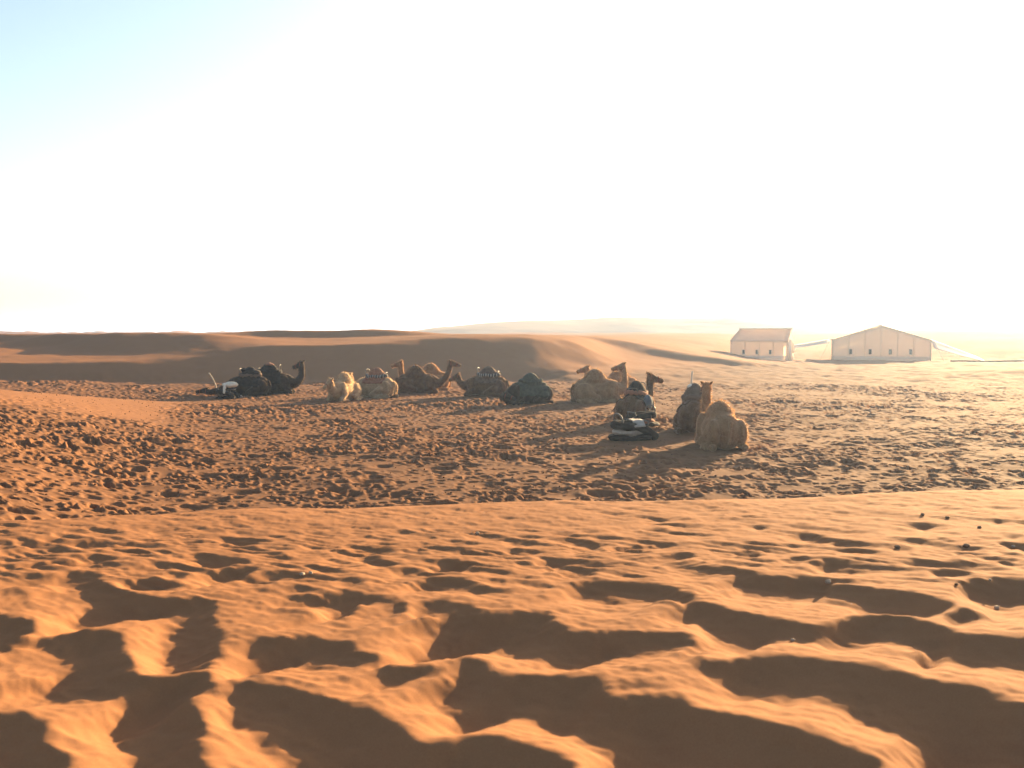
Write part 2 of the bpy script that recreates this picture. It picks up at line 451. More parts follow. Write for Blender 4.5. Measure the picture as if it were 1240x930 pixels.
# ------------------------------------------------------------------ materials
def new_mat(name):
    m = bpy.data.materials.new(name)
    m.use_nodes = True
    nt = m.node_tree
    return m, nt, nt.nodes['Principled BSDF']
def noise_mat(name, c1, c2, scale=4.0, rough=0.9, bump=0.0, bscale=30.0, bdist=0.02, sheen=0.0, detail=5.0, spec=0.2, obj_coords=True):
    m, nt, p = new_mat(name)
    tc = nt.nodes.new('ShaderNodeTexCoord')
    src = tc.outputs['Object'] if obj_coords else nt.nodes.new('ShaderNodeNewGeometry').outputs['Position']
    n = nt.nodes.new('ShaderNodeTexNoise'); n.inputs['Scale'].default_value = scale; n.inputs['Detail'].default_value = detail
    nt.links.new(src, n.inputs['Vector'])
    r = nt.nodes.new('ShaderNodeValToRGB')
    r.color_ramp.elements[0].color = (*c1, 1); r.color_ramp.elements[0].position = 0.32
    r.color_ramp.elements[1].color = (*c2, 1); r.color_ramp.elements[1].position = 0.68
    nt.links.new(n.outputs['Fac'], r.inputs['Fac'])
    nt.links.new(r.outputs['Color'], p.inputs['Base Color'])
    p.inputs['Roughness'].default_value = rough
    p.inputs['Specular IOR Level'].default_value = spec
    if sheen: 
        p.inputs['Sheen Weight'].default_value = sheen
        p.inputs['Sheen Roughness'].default_value = 0.45
        p.inputs['Sheen Tint'].default_value = (*[min(1, c * 1.7 + 0.12) for c in c2], 1)
    if bump:
        nb = nt.nodes.new('ShaderNodeTexNoise'); nb.inputs['Scale'].default_value = bscale; nb.inputs['Detail'].default_value = 6
        nt.links.new(src, nb.inputs['Vector'])
        b = nt.nodes.new('ShaderNodeBump'); b.inputs['Strength'].default_value = bump; b.inputs['Distance'].default_value = bdist
        nt.links.new(nb.outputs['Fac'], b.inputs['Height'])
        nt.links.new(b.outputs['Normal'], p.inputs['Normal'])
    return m

def sand_material():
    m, nt, p = new_mat('orange_sand')
    L = nt.links
    geo = nt.nodes.new('ShaderNodeNewGeometry')
    def nz(scale, detail=4, rough=0.55):
        n = nt.nodes.new('ShaderNodeTexNoise'); n.inputs['Scale'].default_value = scale
        n.inputs['Detail'].default_value = detail; n.inputs['Roughness'].default_value = rough
        L.new(geo.outputs['Position'], n.inputs['Vector']); return n.outputs['Fac']
    big, mid, gr = nz(0.09), nz(1.7, 6), nz(160, 3, 0.7)
    def mix(fac, a, b):
        x = nt.nodes.new('ShaderNodeMix'); x.data_type = 'RGBA'
        if isinstance(fac, float): x.inputs[0].default_value = fac
        else: L.new(fac, x.inputs[0])
        for s, v in ((6, a), (7, b)):
            if isinstance(v, tuple): x.inputs[s].default_value = (*v, 1)
            else: L.new(v, x.inputs[s])
        return x.outputs[2]
    c1 = mix(big, (0.275, 0.126, 0.057), (0.315, 0.152, 0.071))
    c2 = mix(mid, (0.25, 0.115, 0.053), (0.33, 0.162, 0.077))
    c = mix(0.5, c1, c2)
    gm = nt.nodes.new('ShaderNodeMapRange'); gm.inputs[1].default_value = 0.3; gm.inputs[2].default_value = 0.7
    gm.inputs[3].default_value = 0.86; gm.inputs[4].default_value = 1.14
    L.new(gr, gm.inputs[0])
    # dung and dust trodden into the camel flat make it browner
    at = nt.nodes.new('ShaderNodeAttribute'); at.attribute_name = 'trample'
    tn = nt.nodes.new('ShaderNodeMapRange'); tn.inputs[1].default_value = 0.25; tn.inputs[2].default_value = 0.75
    tn.inputs[3].default_value = 0.45; tn.inputs[4].default_value = 1.0
    L.new(nz(0.55, 7, 0.65), tn.inputs[0])
    tm = nt.nodes.new('ShaderNodeMath'); tm.operation = 'MULTIPLY'
    L.new(at.outputs['Fac'], tm.inputs[0]); L.new(tn.outputs[0], tm.inputs[1])
    c = mix(tm.outputs[0], c, mix(nz(5.0, 5, 0.7), (0.115, 0.058, 0.032), (0.22, 0.114, 0.061)))
    hv = nt.nodes.new('ShaderNodeHueSaturation')
    L.new(gm.outputs[0], hv.inputs['Value']); L.new(c, hv.inputs['Color'])
    L.new(hv.outputs['Color'], p.inputs['Base Color'])
    p.inputs['Roughness'].default_value = 0.95
    p.inputs['Specular IOR Level'].default_value = 0.02
    # wind ripples a hand wide plus grain
    mp = nt.nodes.new('ShaderNodeMapping'); mp.inputs['Rotation'].default_value = (0, 0, math.radians(-24))
    L.new(geo.outputs['Position'], mp.inputs['Vector'])
    wv = nt.nodes.new('ShaderNodeTexWave'); wv.bands_direction = 'Y'; wv.inputs['Scale'].default_value = 3.2
    wv.inputs['Distortion'].default_value = 6.0; wv.inputs['Detail'].default_value = 2.0; wv.inputs['Detail Scale'].default_value = 1.2
    L.new(mp.outputs[0], wv.inputs['Vector'])
    pm = nt.nodes.new('ShaderNodeMapRange'); pm.inputs[1].default_value = 0.5; pm.inputs[2].default_value = 0.72
    L.new(nz(1.1, 3), pm.inputs[0])
    mu = nt.nodes.new('ShaderNodeMath'); mu.operation = 'MULTIPLY'
    L.new(wv.outputs['Fac'], mu.inputs[0]); L.new(pm.outputs[0], mu.inputs[1])
    b1 = nt.nodes.new('ShaderNodeBump'); b1.inputs['Strength'].default_value = 0.35; b1.inputs['Distance'].default_value = 0.012
    L.new(mu.outputs[0], b1.inputs['Height'])
    b2 = nt.nodes.new('ShaderNodeBump'); b2.inputs['Strength'].default_value = 0.25; b2.inputs['Distance'].default_value = 0.005
    L.new(nz(22, 6, 0.6), b2.inputs['Height']); L.new(b1.outputs[0], b2.inputs['Normal'])
    b3 = nt.nodes.new('ShaderNodeBump'); b3.inputs['Strength'].default_value = 0.25; b3.inputs['Distance'].default_value = 0.002
    L.new(nz(420, 2, 0.6), b3.inputs['Height']); L.new(b2.outputs[0], b3.inputs['Normal'])
    L.new(b3.outputs[0], p.inputs['Normal'])
    return m
SAND = sand_material()

# ------------------------------------------------------------------ the ground sheet
def geo_rows(segs):
    r = [segs[0][0]]
    for a, b, q in segs:
        n = int(math.log(b / a) / q)
        r += list(a * np.exp(np.linspace(0, math.log(b / a), n + 1)[1:]))
    return np.array(r)
RAD = geo_rows([(0.5, 2.4, 0.05), (2.4, 9, 0.0043), (9, 13.5, 0.0058), (13.5, 15.5, 0.012), (15.5, 36, 0.0030), (36, 60, 0.0036), (60, 130, 0.0062), (130, 6000, 0.026)])
d = math.radians
ANG = np.concatenate([np.linspace(d(-180), d(-60), 50)[:-1], np.linspace(d(-60), d(-33), 130)[:-1],
                      np.linspace(d(-33), d(33), 900)[:-1], np.linspace(d(33), d(60), 130)[:-1], np.linspace(d(60), d(180), 50)[:-1]])
nr, na = len(RAD), len(ANG)
AX, AY = RAD[:, None] * np.sin(ANG)[None, :], RAD[:, None] * np.cos(ANG)[None, :]
AZ, TR = np.empty_like(AX), np.empty_like(AX)
for i in range(0, nr, 100):
    AZ[i:i + 100], TR[i:i + 100] = height(AX[i:i + 100], AY[i:i + 100], True)
verts = np.concatenate([np.stack([AX.ravel(), AY.ravel(), AZ.ravel()], -1), [[0, 0, hgt(0.0, 0.01)]]])
ii, jj = np.meshgrid(np.arange(nr - 1), np.arange(na), indexing='ij')
j2 = (jj + 1) % na
quads = np.stack([ii * na + jj, ii * na + j2, (ii + 1) * na + j2, (ii + 1) * na + jj], -1).reshape(-1, 4)[:, ::-1]
tri = np.stack([np.full(na, nr * na), np.roll(np.arange(na), -1), np.arange(na)], -1)
me = bpy.data.meshes.new('ground')
me.vertices.add(len(verts)); me.vertices.foreach_set('co', verts.ravel().astype(np.float32))
nl = quads.size + tri.size
me.loops.add(nl); me.loops.foreach_set('vertex_index', np.concatenate([quads.ravel(), tri.ravel()]).astype(np.int32))
npoly = len(quads) + len(tri)
me.polygons.add(npoly)
starts = np.concatenate([np.arange(len(quads)) * 4, quads.size + np.arange(len(tri)) * 3])
me.polygons.foreach_set('loop_start', starts.astype(np.int32))
me.polygons.foreach_set('use_smooth', np.ones(npoly, bool))
me.update(calc_edges=True); me.validate()
me.materials.append(SAND)
me.attributes.new('trample', 'FLOAT', 'POINT').data.foreach_set('value', np.append(TR.ravel(), 0).astype(np.float32))
ground = bpy.data.objects.new('ground', me); col.objects.link(ground)
ground['kind'] = 'structure'
ground['label'] = 'orange rippled desert sand with dunes and a trampled flat'

# ------------------------------------------------------------------ far hills
def make_hills(name, label, u0, u1, dist, profile, depth, seed, mat):
    nu, nd = 260, 26
    P = []
    gz = tile_noise(512, 6.0, 14, 300, 1.7, seed)
    for a in range(nu):
        u = u0 + (u1 - u0) * a / (nu - 1)
        hp = np.interp(u * F_PX + CX, [q[0] for q in profile], [q[1] for q in profile])     # row of the skyline
        top = (403 - hp) / F_PX * dist * 0.86
        for b in range(nd):
            w = b / (nd - 1) * 2 - 1
            y = dist + w * depth
            x = u * dist * (1 + 0.02 * w)
            f = (1 - abs(w) ** 1.4)
            nzv = float(tile_sample(gz, 6.0, np.array([x * 2]), np.array([y * 2]))[0])
            P.append((x, y, 1 + (top + 2) * f * (1 + 0.035 * nzv * (1 - abs(w) * .5)) ))
    faces = [(a * nd + b, (a + 1) * nd + b, (a + 1) * nd + b + 1, a * nd + b + 1) for a in range(nu - 1) for b in range(nd - 1)]
    m = bpy.data.meshes.new(name); m.from_pydata(P, [], faces); m.update()
    for p in m.polygons: p.use_smooth = True
    m.materials.append(mat)
    o = bpy.data.objects.new(name, m); col.objects.link(o)
    o['kind'] = 'structure'; o['label'] = label
HILL = noise_mat('hill_rock', (0.20, 0.13, 0.085), (0.33, 0.21, 0.13), scale=0.006, bump=0.5, bscale=0.02, bdist=4, obj_coords=False)
make_hills('hills', 'pale hazy desert hills on the horizon behind the tents', -0.10, 0.42, 360,
           [(480, 404), (530, 396), (600, 389), (660, 386), (700, 384), (730, 381.5), (760, 380.5), (820, 381), (880, 379), (930, 383), (990, 386), (1060, 391), (1130, 396)], 60, 41, HILL)
make_hills('hills', 'faint low ridge on the horizon far beyond the hills', -0.05, 0.30, 520,
           [(540, 402), (640, 392), (740, 384), (840, 383), (930, 385), (1000, 396)], 70, 42, HILL)

# ------------------------------------------------------------------ object helpers
def link_mesh(name, bm, mat, parent=None, smooth=True):
    m = bpy.data.meshes.new(name)
    bm.normal_update()
    bm.to_mesh(m); bm.free()
    if smooth:
        for p in m.polygons: p.use_smooth = True
    m.materials.append(mat)
    o = bpy.data.objects.new(name, m); col.objects.link(o)
    if parent: o.parent = parent
    return o
def thing(name, label, cat, loc, rz=0.0, group=None, tilt=(0, 0)):
    o = bpy.data.objects.new(name, None); col.objects.link(o)
    o.empty_display_size = 0.2
    o.location = loc; o.rotation_euler = (tilt[0], tilt[1], rz)
    o['label'] = label; o['category'] = cat
    if group: o['group'] = group
    return o
def tube(bm, pts, rad, n=10, closed=False, caps=True):
    """swept tube with a radius for every point"""
    pts = [Vector(p) for p in pts]
    rad = rad if isinstance(rad, (list, tuple)) else [rad] * len(pts)
    rings = []
    prev = None
    N = len(pts)
    for i, p in enumerate(pts):
        a = pts[(i - 1) % N] if (closed or i > 0) else p
        b = pts[(i + 1) % N] if (closed or i < N - 1) else p
        t = (b - a).normalized()
        ref = prev if prev is not None else (Vector((0, 0, 1)) if abs(t.z) < 0.9 else Vector((1, 0, 0)))
        s = (ref - t * ref.dot(t)).normalized()
        prev = s
        w = t.cross(s)
        rings.append([bm.verts.new(p + (s * math.cos(2 * math.pi * k / n) + w * math.sin(2 * math.pi * k / n)) * rad[i]) for k in range(n)])
    for i in range(N if closed else N - 1):
        A, B = rings[i], rings[(i + 1) % N]
        for k in range(n):
            bm.faces.new((A[k], A[(k + 1) % n], B[(k + 1) % n], B[k]))
    if caps and not closed:
        bm.faces.new(rings[0][::-1]); bm.faces.new(rings[-1])
def ellipsoid(bm, c, r, rot=None, seg=20, rings=12):
    M = Matrix.Translation(c) @ (rot.to_4x4() if rot else Matrix()) @ Matrix.Diagonal((*r, 1))
    lo, hi = bm.verts.new(M @ Vector((0, 0, -1))), bm.verts.new(M @ Vector((0, 0, 1)))
    R = []
    for i in range(1, rings):
        a = math.pi * i / rings
        R.append([bm.verts.new(M @ Vector((math.sin(a) * math.cos(2 * math.pi * k / seg), math.sin(a) * math.sin(2 * math.pi * k / seg), -math.cos(a)))) for k in range(seg)])
    for k in range(seg):
        k2 = (k + 1) % seg
        bm.faces.new((lo, R[0][k2], R[0][k])); bm.faces.new((hi, R[-1][k], R[-1][k2]))
        for A, B in zip(R, R[1:]): bm.faces.new((A[k], A[k2], B[k2], B[k]))
def limb(bm, pts, rad):
    tube(bm, pts, rad, 12)
    for p, r in zip(pts, rad):
        ellipsoid(bm, p, (r, r, r), None, 12, 8)
def catmull(pts, sub=6):
    P = [Vector(p) for p in pts]
    out = []
    for i in range(len(P) - 1):
        p0, p1, p2, p3 = P[max(i - 1, 0)], P[i], P[i + 1], P[min(i + 2, len(P) - 1)]
        for s in range(sub):
            t = s / sub
            out.append(0.5 * ((2 * p1) + (p2 - p0) * t + (2 * p0 - 5 * p1 + 4 * p2 - p3) * t * t + (3 * p1 - p0 - 3 * p2 + p3) * t ** 3))
    out.append(P[-1])
    return out

# ------------------------------------------------------------------ tents
CANVAS = noise_mat('cream_canvas', (0.76, 0.67, 0.55), (0.84, 0.75, 0.63), scale=1.2, rough=0.95, bump=0.25, bscale=2.5, bdist=0.03)
CANVAS_ROOF = noise_mat('sand_canvas_roof', (0.68, 0.57, 0.45), (0.78, 0.67, 0.54), scale=1.5, rough=0.95, bump=0.25, bscale=2.0, bdist=0.04)
CANVAS_WHITE = noise_mat('white_canvas', (0.74, 0.68, 0.58), (0.82, 0.77, 0.68), scale=1.5, rough=0.9, bump=0.2, bscale=3, bdist=0.02)
def translucent(m, amount, tint):
    nt = m.node_tree
    p = nt.nodes['Principled BSDF']; out = nt.nodes['Material Output']
    tr = nt.nodes.new('ShaderNodeBsdfTranslucent'); tr.inputs['Color'].default_value = (*tint, 1)
    mx = nt.nodes.new('ShaderNodeMixShader'); mx.inputs[0].default_value = amount
    nt.links.new(p.outputs[0], mx.inputs[1]); nt.links.new(tr.outputs[0], mx.inputs[2]); nt.links.new(mx.outputs[0], out.inputs['Surface'])
for m_ in (CANVAS, CANVAS_ROOF): translucent(m_, 0.6, (0.97, 0.88, 0.76))
translucent(CANVAS_WHITE, 0.35, (0.9, 0.8, 0.65))
WINDOW_DARK = noise_mat('window_net', (0.05, 0.035, 0.025), (0.09, 0.06, 0.04), scale=30, rough=0.8)
POLE = noise_mat('pale_pole_wood', (0.45, 0.34, 0.22), (0.58, 0.45, 0.31), scale=14, rough=0.7)

def quad_sheet(bm, p00, p10, p11, p01, nu=8, nv=6, sag=0.0, thick=0.03, seed=0):
    """canvas panel with thickness and a little slack"""
    p00, p10, p11, p01 = map(Vector, (p00, p10, p11, p01))
    nrm = (p10 - p00).cross(p01 - p00).normalized()
    top, bot = [], []
    for i in range(nu + 1):
        for j in range(nv + 1):
            u, v = i / nu, j / nv
            p = p00 * (1 - u) * (1 - v) + p10 * u * (1 - v) + p11 * u * v + p01 * (1 - u) * v
            w = math.sin(math.pi * u) * math.sin(math.pi * v)
            q = p - nrm * sag * w + nrm * 0.012 * mnoise.noise((p.x * 1.3 + seed, p.y * 1.3, p.z * 1.3)) * (1 if 0 < i < nu and 0 < j < nv else 0)
            top.append(bm.verts.new(q + nrm * thick / 2)); bot.append(bm.verts.new(q - nrm * thick / 2))
    I = lambda i, j: i * (nv + 1) + j
    for i in range(nu):
        for j in range(nv):
            bm.faces.new((top[I(i, j)], top[I(i + 1, j)], top[I(i + 1, j + 1)], top[I(i, j + 1)]))
            bm.faces.new((bot[I(i, j)], bot[I(i, j + 1)], bot[I(i + 1, j + 1)], bot[I(i + 1, j)]))
    for i in range(nu):
        for jn, f in ((0, 1), (nv, 0)):
            a, b, c_, e = top[I(i, jn)], top[I(i + 1, jn)], bot[I(i + 1, jn)], bot[I(i, jn)]
            bm.faces.new((a, e, c_, b) if f else (a, b, c_, e))
    for j in range(nv):
        for im, f in ((0, 0), (nu, 1)):
            a, b, c_, e = top[I(im, j)], top[I(im, j + 1)], bot[I(im, j + 1)], bot[I(im, j)]
            bm.faces.new((a, e, c_, b) if f else (a, b, c_, e))
def box(bm, lo, hi):
    lo, hi = Vector(lo), Vector(hi)
    v = [bm.verts.new((x, y, z)) for x in (lo.x, hi.x) for y in (lo.y, hi.y) for z in (lo.z, hi.z)]
    for f in ((0, 1, 3, 2), (4, 6, 7, 5), (0, 4, 5, 1), (2, 3, 7, 6), (0, 2, 6, 4), (1, 5, 7, 3)): bm.faces.new([v[q] for q in f])

def window_on(parent, x, y, z, w, h):
    """netted tent window with a frame and a rolled flap under it; faces local -Y"""
    bm = bmesh.new(); box(bm, (x - w / 2, y - 0.03, z), (x + w / 2, y + 0.0, z + h))
    o = link_mesh('window', bm, WINDOW_DARK, parent, False)
    bm = bmesh.new()
    f = 0.05
    box(bm, (x - w / 2 - f, y - 0.05, z - f), (x - w / 2, y - 0.002, z + h + f)); box(bm, (x + w / 2, y - 0.05, z - f), (x + w / 2 + f, y - 0.002, z + h + f))
    box(bm, (x - w / 2, y - 0.048, z + h), (x + w / 2, y - 0.004, z + h + f)); box(bm, (x - w / 2, y - 0.048, z - f), (x + w / 2, y - 0.004, z))
    link_mesh('frame', bm, CANVAS, o, False)

# big tent: gable end towards the camp
tx, ty = 40.0, 108.0
tz = min(hgt(tx + a, ty + b) for a in (-5, 0, 5) for b in (-1, 6)) - 0.02
big = thing('marquee_tent', 'wide cream canvas tent with low gable and four small dark windows', 'tent', (tx, ty, tz), math.radians(-17), 'camp tents')
W, EA, RI, DP = 5.0, 2.4, 3.95, 9.0
nseg = 6
for k in range(nseg):                                  # front wall panels, seams between them
    a, b = -W + 2 * W * k / nseg, -W + 2 * W * (k + 1) / nseg
    ha, hb = EA + (RI - EA) * (1 - abs(a) / W), EA + (RI - EA) * (1 - abs(b) / W)
    bm = bmesh.new(); quad_sheet(bm, (a - .03, .024 * (k % 2), 0.35), (b + .03, .024 * (k % 2), 0.35), (b + .03, .024 * (k % 2), hb - .02), (a - .03, .024 * (k % 2), ha - .02), 8, 8, 0.04, 0.04, k)
    link_mesh('wall_panel', bm, CANVAS, big)
bm = bmesh.new(); quad_sheet(bm, (-W - .03, -0.09, -0.05), (W + .03, -0.09, -0.05), (W + .03, -0.045, .62), (-W - .03, -0.045, .62), 24, 3, -0.02, 0.03)
link_mesh('skirt', bm, CANVAS, big)
for sx in (-1, 1):
    bm = bmesh.new()
    a, b = ((sx * W, 0.02, -.05), (sx * W, DP, -.05)) if sx > 0 else ((sx * W, DP, -.05), (sx * W, 0.02, -.05))
    quad_sheet(bm, a, b, (b[0], b[1], EA), (a[0], a[1], EA), 10, 6, 0.05, 0.04)
    link_mesh('side_wall', bm, CANVAS, big)
    bm = bmesh.new()
    e0, e1 = (sx * (W + .12), -.10, EA - .02), (sx * (W + .12), DP + .1, EA - .02)
    r0, r1 = (0, -.10, RI + .04), (0, DP + .1, RI + .04)
    if sx > 0: quad_sheet(bm, e0, e1, r1, r0, 12, 10, 0.12, 0.05)
    else: quad_sheet(bm, e1, e0, r0, r1, 12, 10, 0.12, 0.05)
    link_mesh('roof_sheet', bm, CANVAS_ROOF, big)
    bm = bmesh.new(); tube(bm, [(sx * (W + .02), -.1, -.1), (sx * (W + .02), -.1, EA)], .05, 8)
    link_mesh('corner_pole', bm, POLE, big)
for sx in (-1, 1):
    bm = bmesh.new()
    a, b = (0, sx * W) if sx < 0 else (sx * W, 0)
    hb = lambda x: EA + (RI - EA) * (1 - abs(x) / W) - .03
    quad_sheet(bm, (a, DP, -.05), (b, DP, -.05), (b, DP, hb(b)), (a, DP, hb(a)), 10, 5, .03, .04)
    link_mesh('back_wall', bm, CANVAS, big)
bm = bmesh.new()                                       # awning pegged out to the right
quad_sheet(bm, (W + .3, -.2, 1.55), (W + 5.6, -.6, .06), (W + 5.2, 3.2, .55), (W + .3, 3.4, 2.5), 14, 8, .12, .03)
link_mesh('awning', bm, CANVAS_WHITE, big)
bm = bmesh.new()                                       # and a shorter one propped up on the left
quad_sheet(bm, (-W - 4.2, .0, 1.45), (-W - .3, -.1, 2.1), (-W - .3, 3.0, 2.5), (-W - 4.2, 2.8, 1.8), 10, 6, .14, .03)
link_mesh('awning', bm, CANVAS_WHITE, big)
bm = bmesh.new(); tube(bm, [(-W - 4.15, .05, -.2), (-W - 4.15, .05, 1.5)], .035, 8)
link_mesh('awning_pole', bm, POLE, big)
for x0_, y0_, z0_, x1_, y1_ in ((-W - 4.2, 0, 1.45, -W - 5.8, -.8), (-W - .3, -.2, EA - .1, -W - 1.5, -2.6), (W + .3, -.2, EA - .1, W + 1.2, -2.6)):
    bm = bmesh.new(); tube(bm, catmull([(x0_, y0_, z0_), ((x0_ + x1_) / 2, (y0_ + y1_) / 2, z0_ * .5 - .05), (x1_, y1_, -.1)], 4), .015, 6)
    link_mesh('guy_rope', bm, POLE, big)
bm = bmesh.new(); tube(bm, [(0, -.3, RI + .06), (0, DP + .3, RI + .06)], .05, 8)
link_mesh('ridge_pole', bm, POLE, big)
for x in (-3.1, -1.1, .95, 3.0):
    window_on(big, x, -0.10, 0.86, 0.28, 0.55)

# small tent: long side towards the camp, lit end with a tied-back door flap
tx, ty = 26.4, 106.5
tz = min(hgt(tx + a, ty + b) for a in (-3, 0, 3) for b in (-1, 4)) - 0.02
sm = thing('ridge_tent', 'smaller cream tent with steep roof, three windows and bright open door flap', 'tent', (tx, ty, tz), math.radians(-23), 'camp tents')
W, EA, RI, DP = 3.0, 2.15, 3.4, 4.4
for k in range(4):
    a, b = -W + 2 * W * k / 4, -W + 2 * W * (k + 1) / 4
    bm = bmesh.new(); quad_sheet(bm, (a - .03, .024 * (k % 2), 0.3), (b + .03, .024 * (k % 2), 0.3), (b + .03, .024 * (k % 2), EA), (a - .03, .024 * (k % 2), EA), 8, 6, 0.04, 0.04, k + 20)
    link_mesh('wall_panel', bm, CANVAS, sm)
bm = bmesh.new(); quad_sheet(bm, (-W - .03, -.09, -.05), (W + .03, -.09, -.05), (W + .03, -.045, .55), (-W - .03, -.045, .55), 16, 3, -.02, .03)
link_mesh('skirt', bm, CANVAS, sm)
bm = bmesh.new(); quad_sheet(bm, (W, DP, -.05), (-W, DP, -.05), (-W, DP, EA), (W, DP, EA), 8, 5, .03, .04)
link_mesh('back_wall', bm, CANVAS, sm)
for sy, y0, y1 in ((-1, -.12, DP / 2), (1, DP + .12, DP / 2)):
    bm = bmesh.new()
    a, b = (-W - .08, y0, EA - .05), (W + .06, y0, EA - .05)
    c_, e = (W + .05, y1, RI), (-W + .55, y1, RI)
    quad_sheet(bm, a, b, c_, e, 10, 8, .10, .05) if sy < 0 else quad_sheet(bm, b, a, e, c_, 10, 8, .10, .05)
    link_mesh('roof_sheet', bm, CANVAS_ROOF, sm)
bm = bmesh.new(); quad_sheet(bm, (-W - .02, DP, -.05), (-W - .02, 0, -.05), (-W - .02, 0, EA), (-W - .02, DP, EA), 8, 5, .03, .04)
link_mesh('end_wall', bm, CANVAS, sm)
bm = bmesh.new()                                            # left hip of the roof
va = [bm.verts.new(p) for p in ((-W - .08, -.10, EA - .04), (-W - .08, DP + .10, EA - .04), (-W + .56, DP / 2, RI - .01), (-W - .04, -.08, EA - .08), (-W - .04, DP + .08, EA - .08), (-W + .58, DP / 2, RI - .05))]
for f in ((0, 2, 1), (3, 4, 5), (0, 1, 4, 3), (1, 2, 5, 4), (2, 0, 3, 5)): bm.faces.new([va[q] for q in f])
link_mesh('roof_hip', bm, CANVAS_ROOF, sm, False)
for y0, y1 in ((0.02, 1.5), (3.1, DP)):                      # right end wall, doorway between
    bm = bmesh.new(); quad_sheet(bm, (W, y0, -.05), (W, y1, -.05), (W, y1, EA - .1), (W, y0, EA - .1), 5, 6, .04, .04)
    link_mesh('end_wall', bm, CANVAS_WHITE, sm)
bm = bmesh.new()
va = [bm.verts.new(p) for p in ((W, 0, EA - .1), (W, DP, EA - .1), (W, DP / 2, RI - .04), (W + .04, 0, EA - .1), (W + .04, DP, EA - .1), (W + .04, DP / 2, RI - .04))]
for f in ((0, 2, 1), (3, 4, 5), (0, 1, 4, 3), (1, 2, 5, 4), (2, 0, 3, 5)): bm.faces.new([va[q] for q in f])
link_mesh('gable', bm, CANVAS_WHITE, sm, False)
bm = bmesh.new()                                            # door curtain gathered against the pole
tube(bm, catmull([(W + .1, 1.45, 2.1), (W + .3, 1.2, 1.6), (W + .28, 1.0, 1.1), (W + .12, .9, .9), (W + .2, .95, .4), (W + .22, 1.0, .0)], 4), [.22] * 5 + [.3] * 5 + [.22] * 6 + [.25] * 5, 10)
link_mesh('door_flap', bm, CANVAS_WHITE, sm)
bm = bmesh.new(); tube(bm, [(W + .25, -.05, -.1), (W + .25, -.05, EA + .15)], .13, 10)
link_mesh('door_pole', bm, CANVAS_WHITE, sm)
bm = bmesh.new(); tube(bm, [(-W + .5, DP / 2, RI + .03), (W + .2, DP / 2, RI + .03)], .05, 8)
link_mesh('ridge_pole', bm, POLE, sm)
for x in (-1.6, -.2, 1.2):
    window_on(sm, x, -0.095, 0.72, 0.24, 0.45)

# low dark edging board laid on the sand right of the big tent
DARKWOOD = noise_mat('dark_board', (0.06, 0.04, 0.03), (0.11, 0.075, 0.05), scale=6)
x0, x1, yb = 44.7, 52.6, 101.5
bm = bmesh.new()
nseg = 24
pts = [(x0 + (x1 - x0) * k / nseg, yb + 0.03 * math.sin(k)) for k in range(nseg + 1)]
zr = [hgt(*p) for p in pts]
zb = gauss_blur(np.array(zr)[:, None], 3, 0)[:, 0]
for k in range(nseg):
    quad_sheet(bm, (pts[k][0], pts[k][1], zb[k] - .15), (pts[k + 1][0], pts[k + 1][1], zb[k + 1] - .15), (pts[k + 1][0], pts[k + 1][1], zb[k + 1] + .16), (pts[k][0], pts[k][1], zb[k] + .16), 1, 1, 0, .05)
eb = link_mesh('edging_board', bm, DARKWOOD, None, False)
eb['label'] = 'long low dark edging board on the sand beside the wide tent'; eb['category'] = 'board'

# ------------------------------------------------------------------ camels
FUR = {
    'tan':   noise_mat('tan_fur', (0.18, 0.096, 0.043), (0.31, 0.18, 0.088), 5, 0.95, 0.6, 26, 0.03, 1.0),
    'pale':  noise_mat('pale_fur', (0.27, 0.165, 0.085), (0.44, 0.295, 0.165), 5, 0.95, 0.6, 26, 0.03, 1.0),
    'brown': noise_mat('brown_fur', (0.075, 0.037, 0.018), (0.145, 0.076, 0.037), 5, 0.95, 0.6, 26, 0.03, 0.9),
    'dark':  noise_mat('dark_brown_fur', (0.026, 0.015, 0.009), (0.060, 0.036, 0.022), 5, 0.95, 0.6, 26, 0.03, 0.7),
    'ginger': noise_mat('ginger_fur', (0.22, 0.11, 0.046), (0.34, 0.185, 0.085), 5, 0.95, 0.6, 26, 0.03, 1.0),
}
EYE_MAT = noise_mat('camel_eye', (0.008, 0.006, 0.005), (0.012, 0.009, 0.007), 5, 0.15, spec=0.5)
HALTER = noise_mat('red_halter', (0.22, 0.04, 0.03), (0.30, 0.07, 0.04), 20, 0.9)

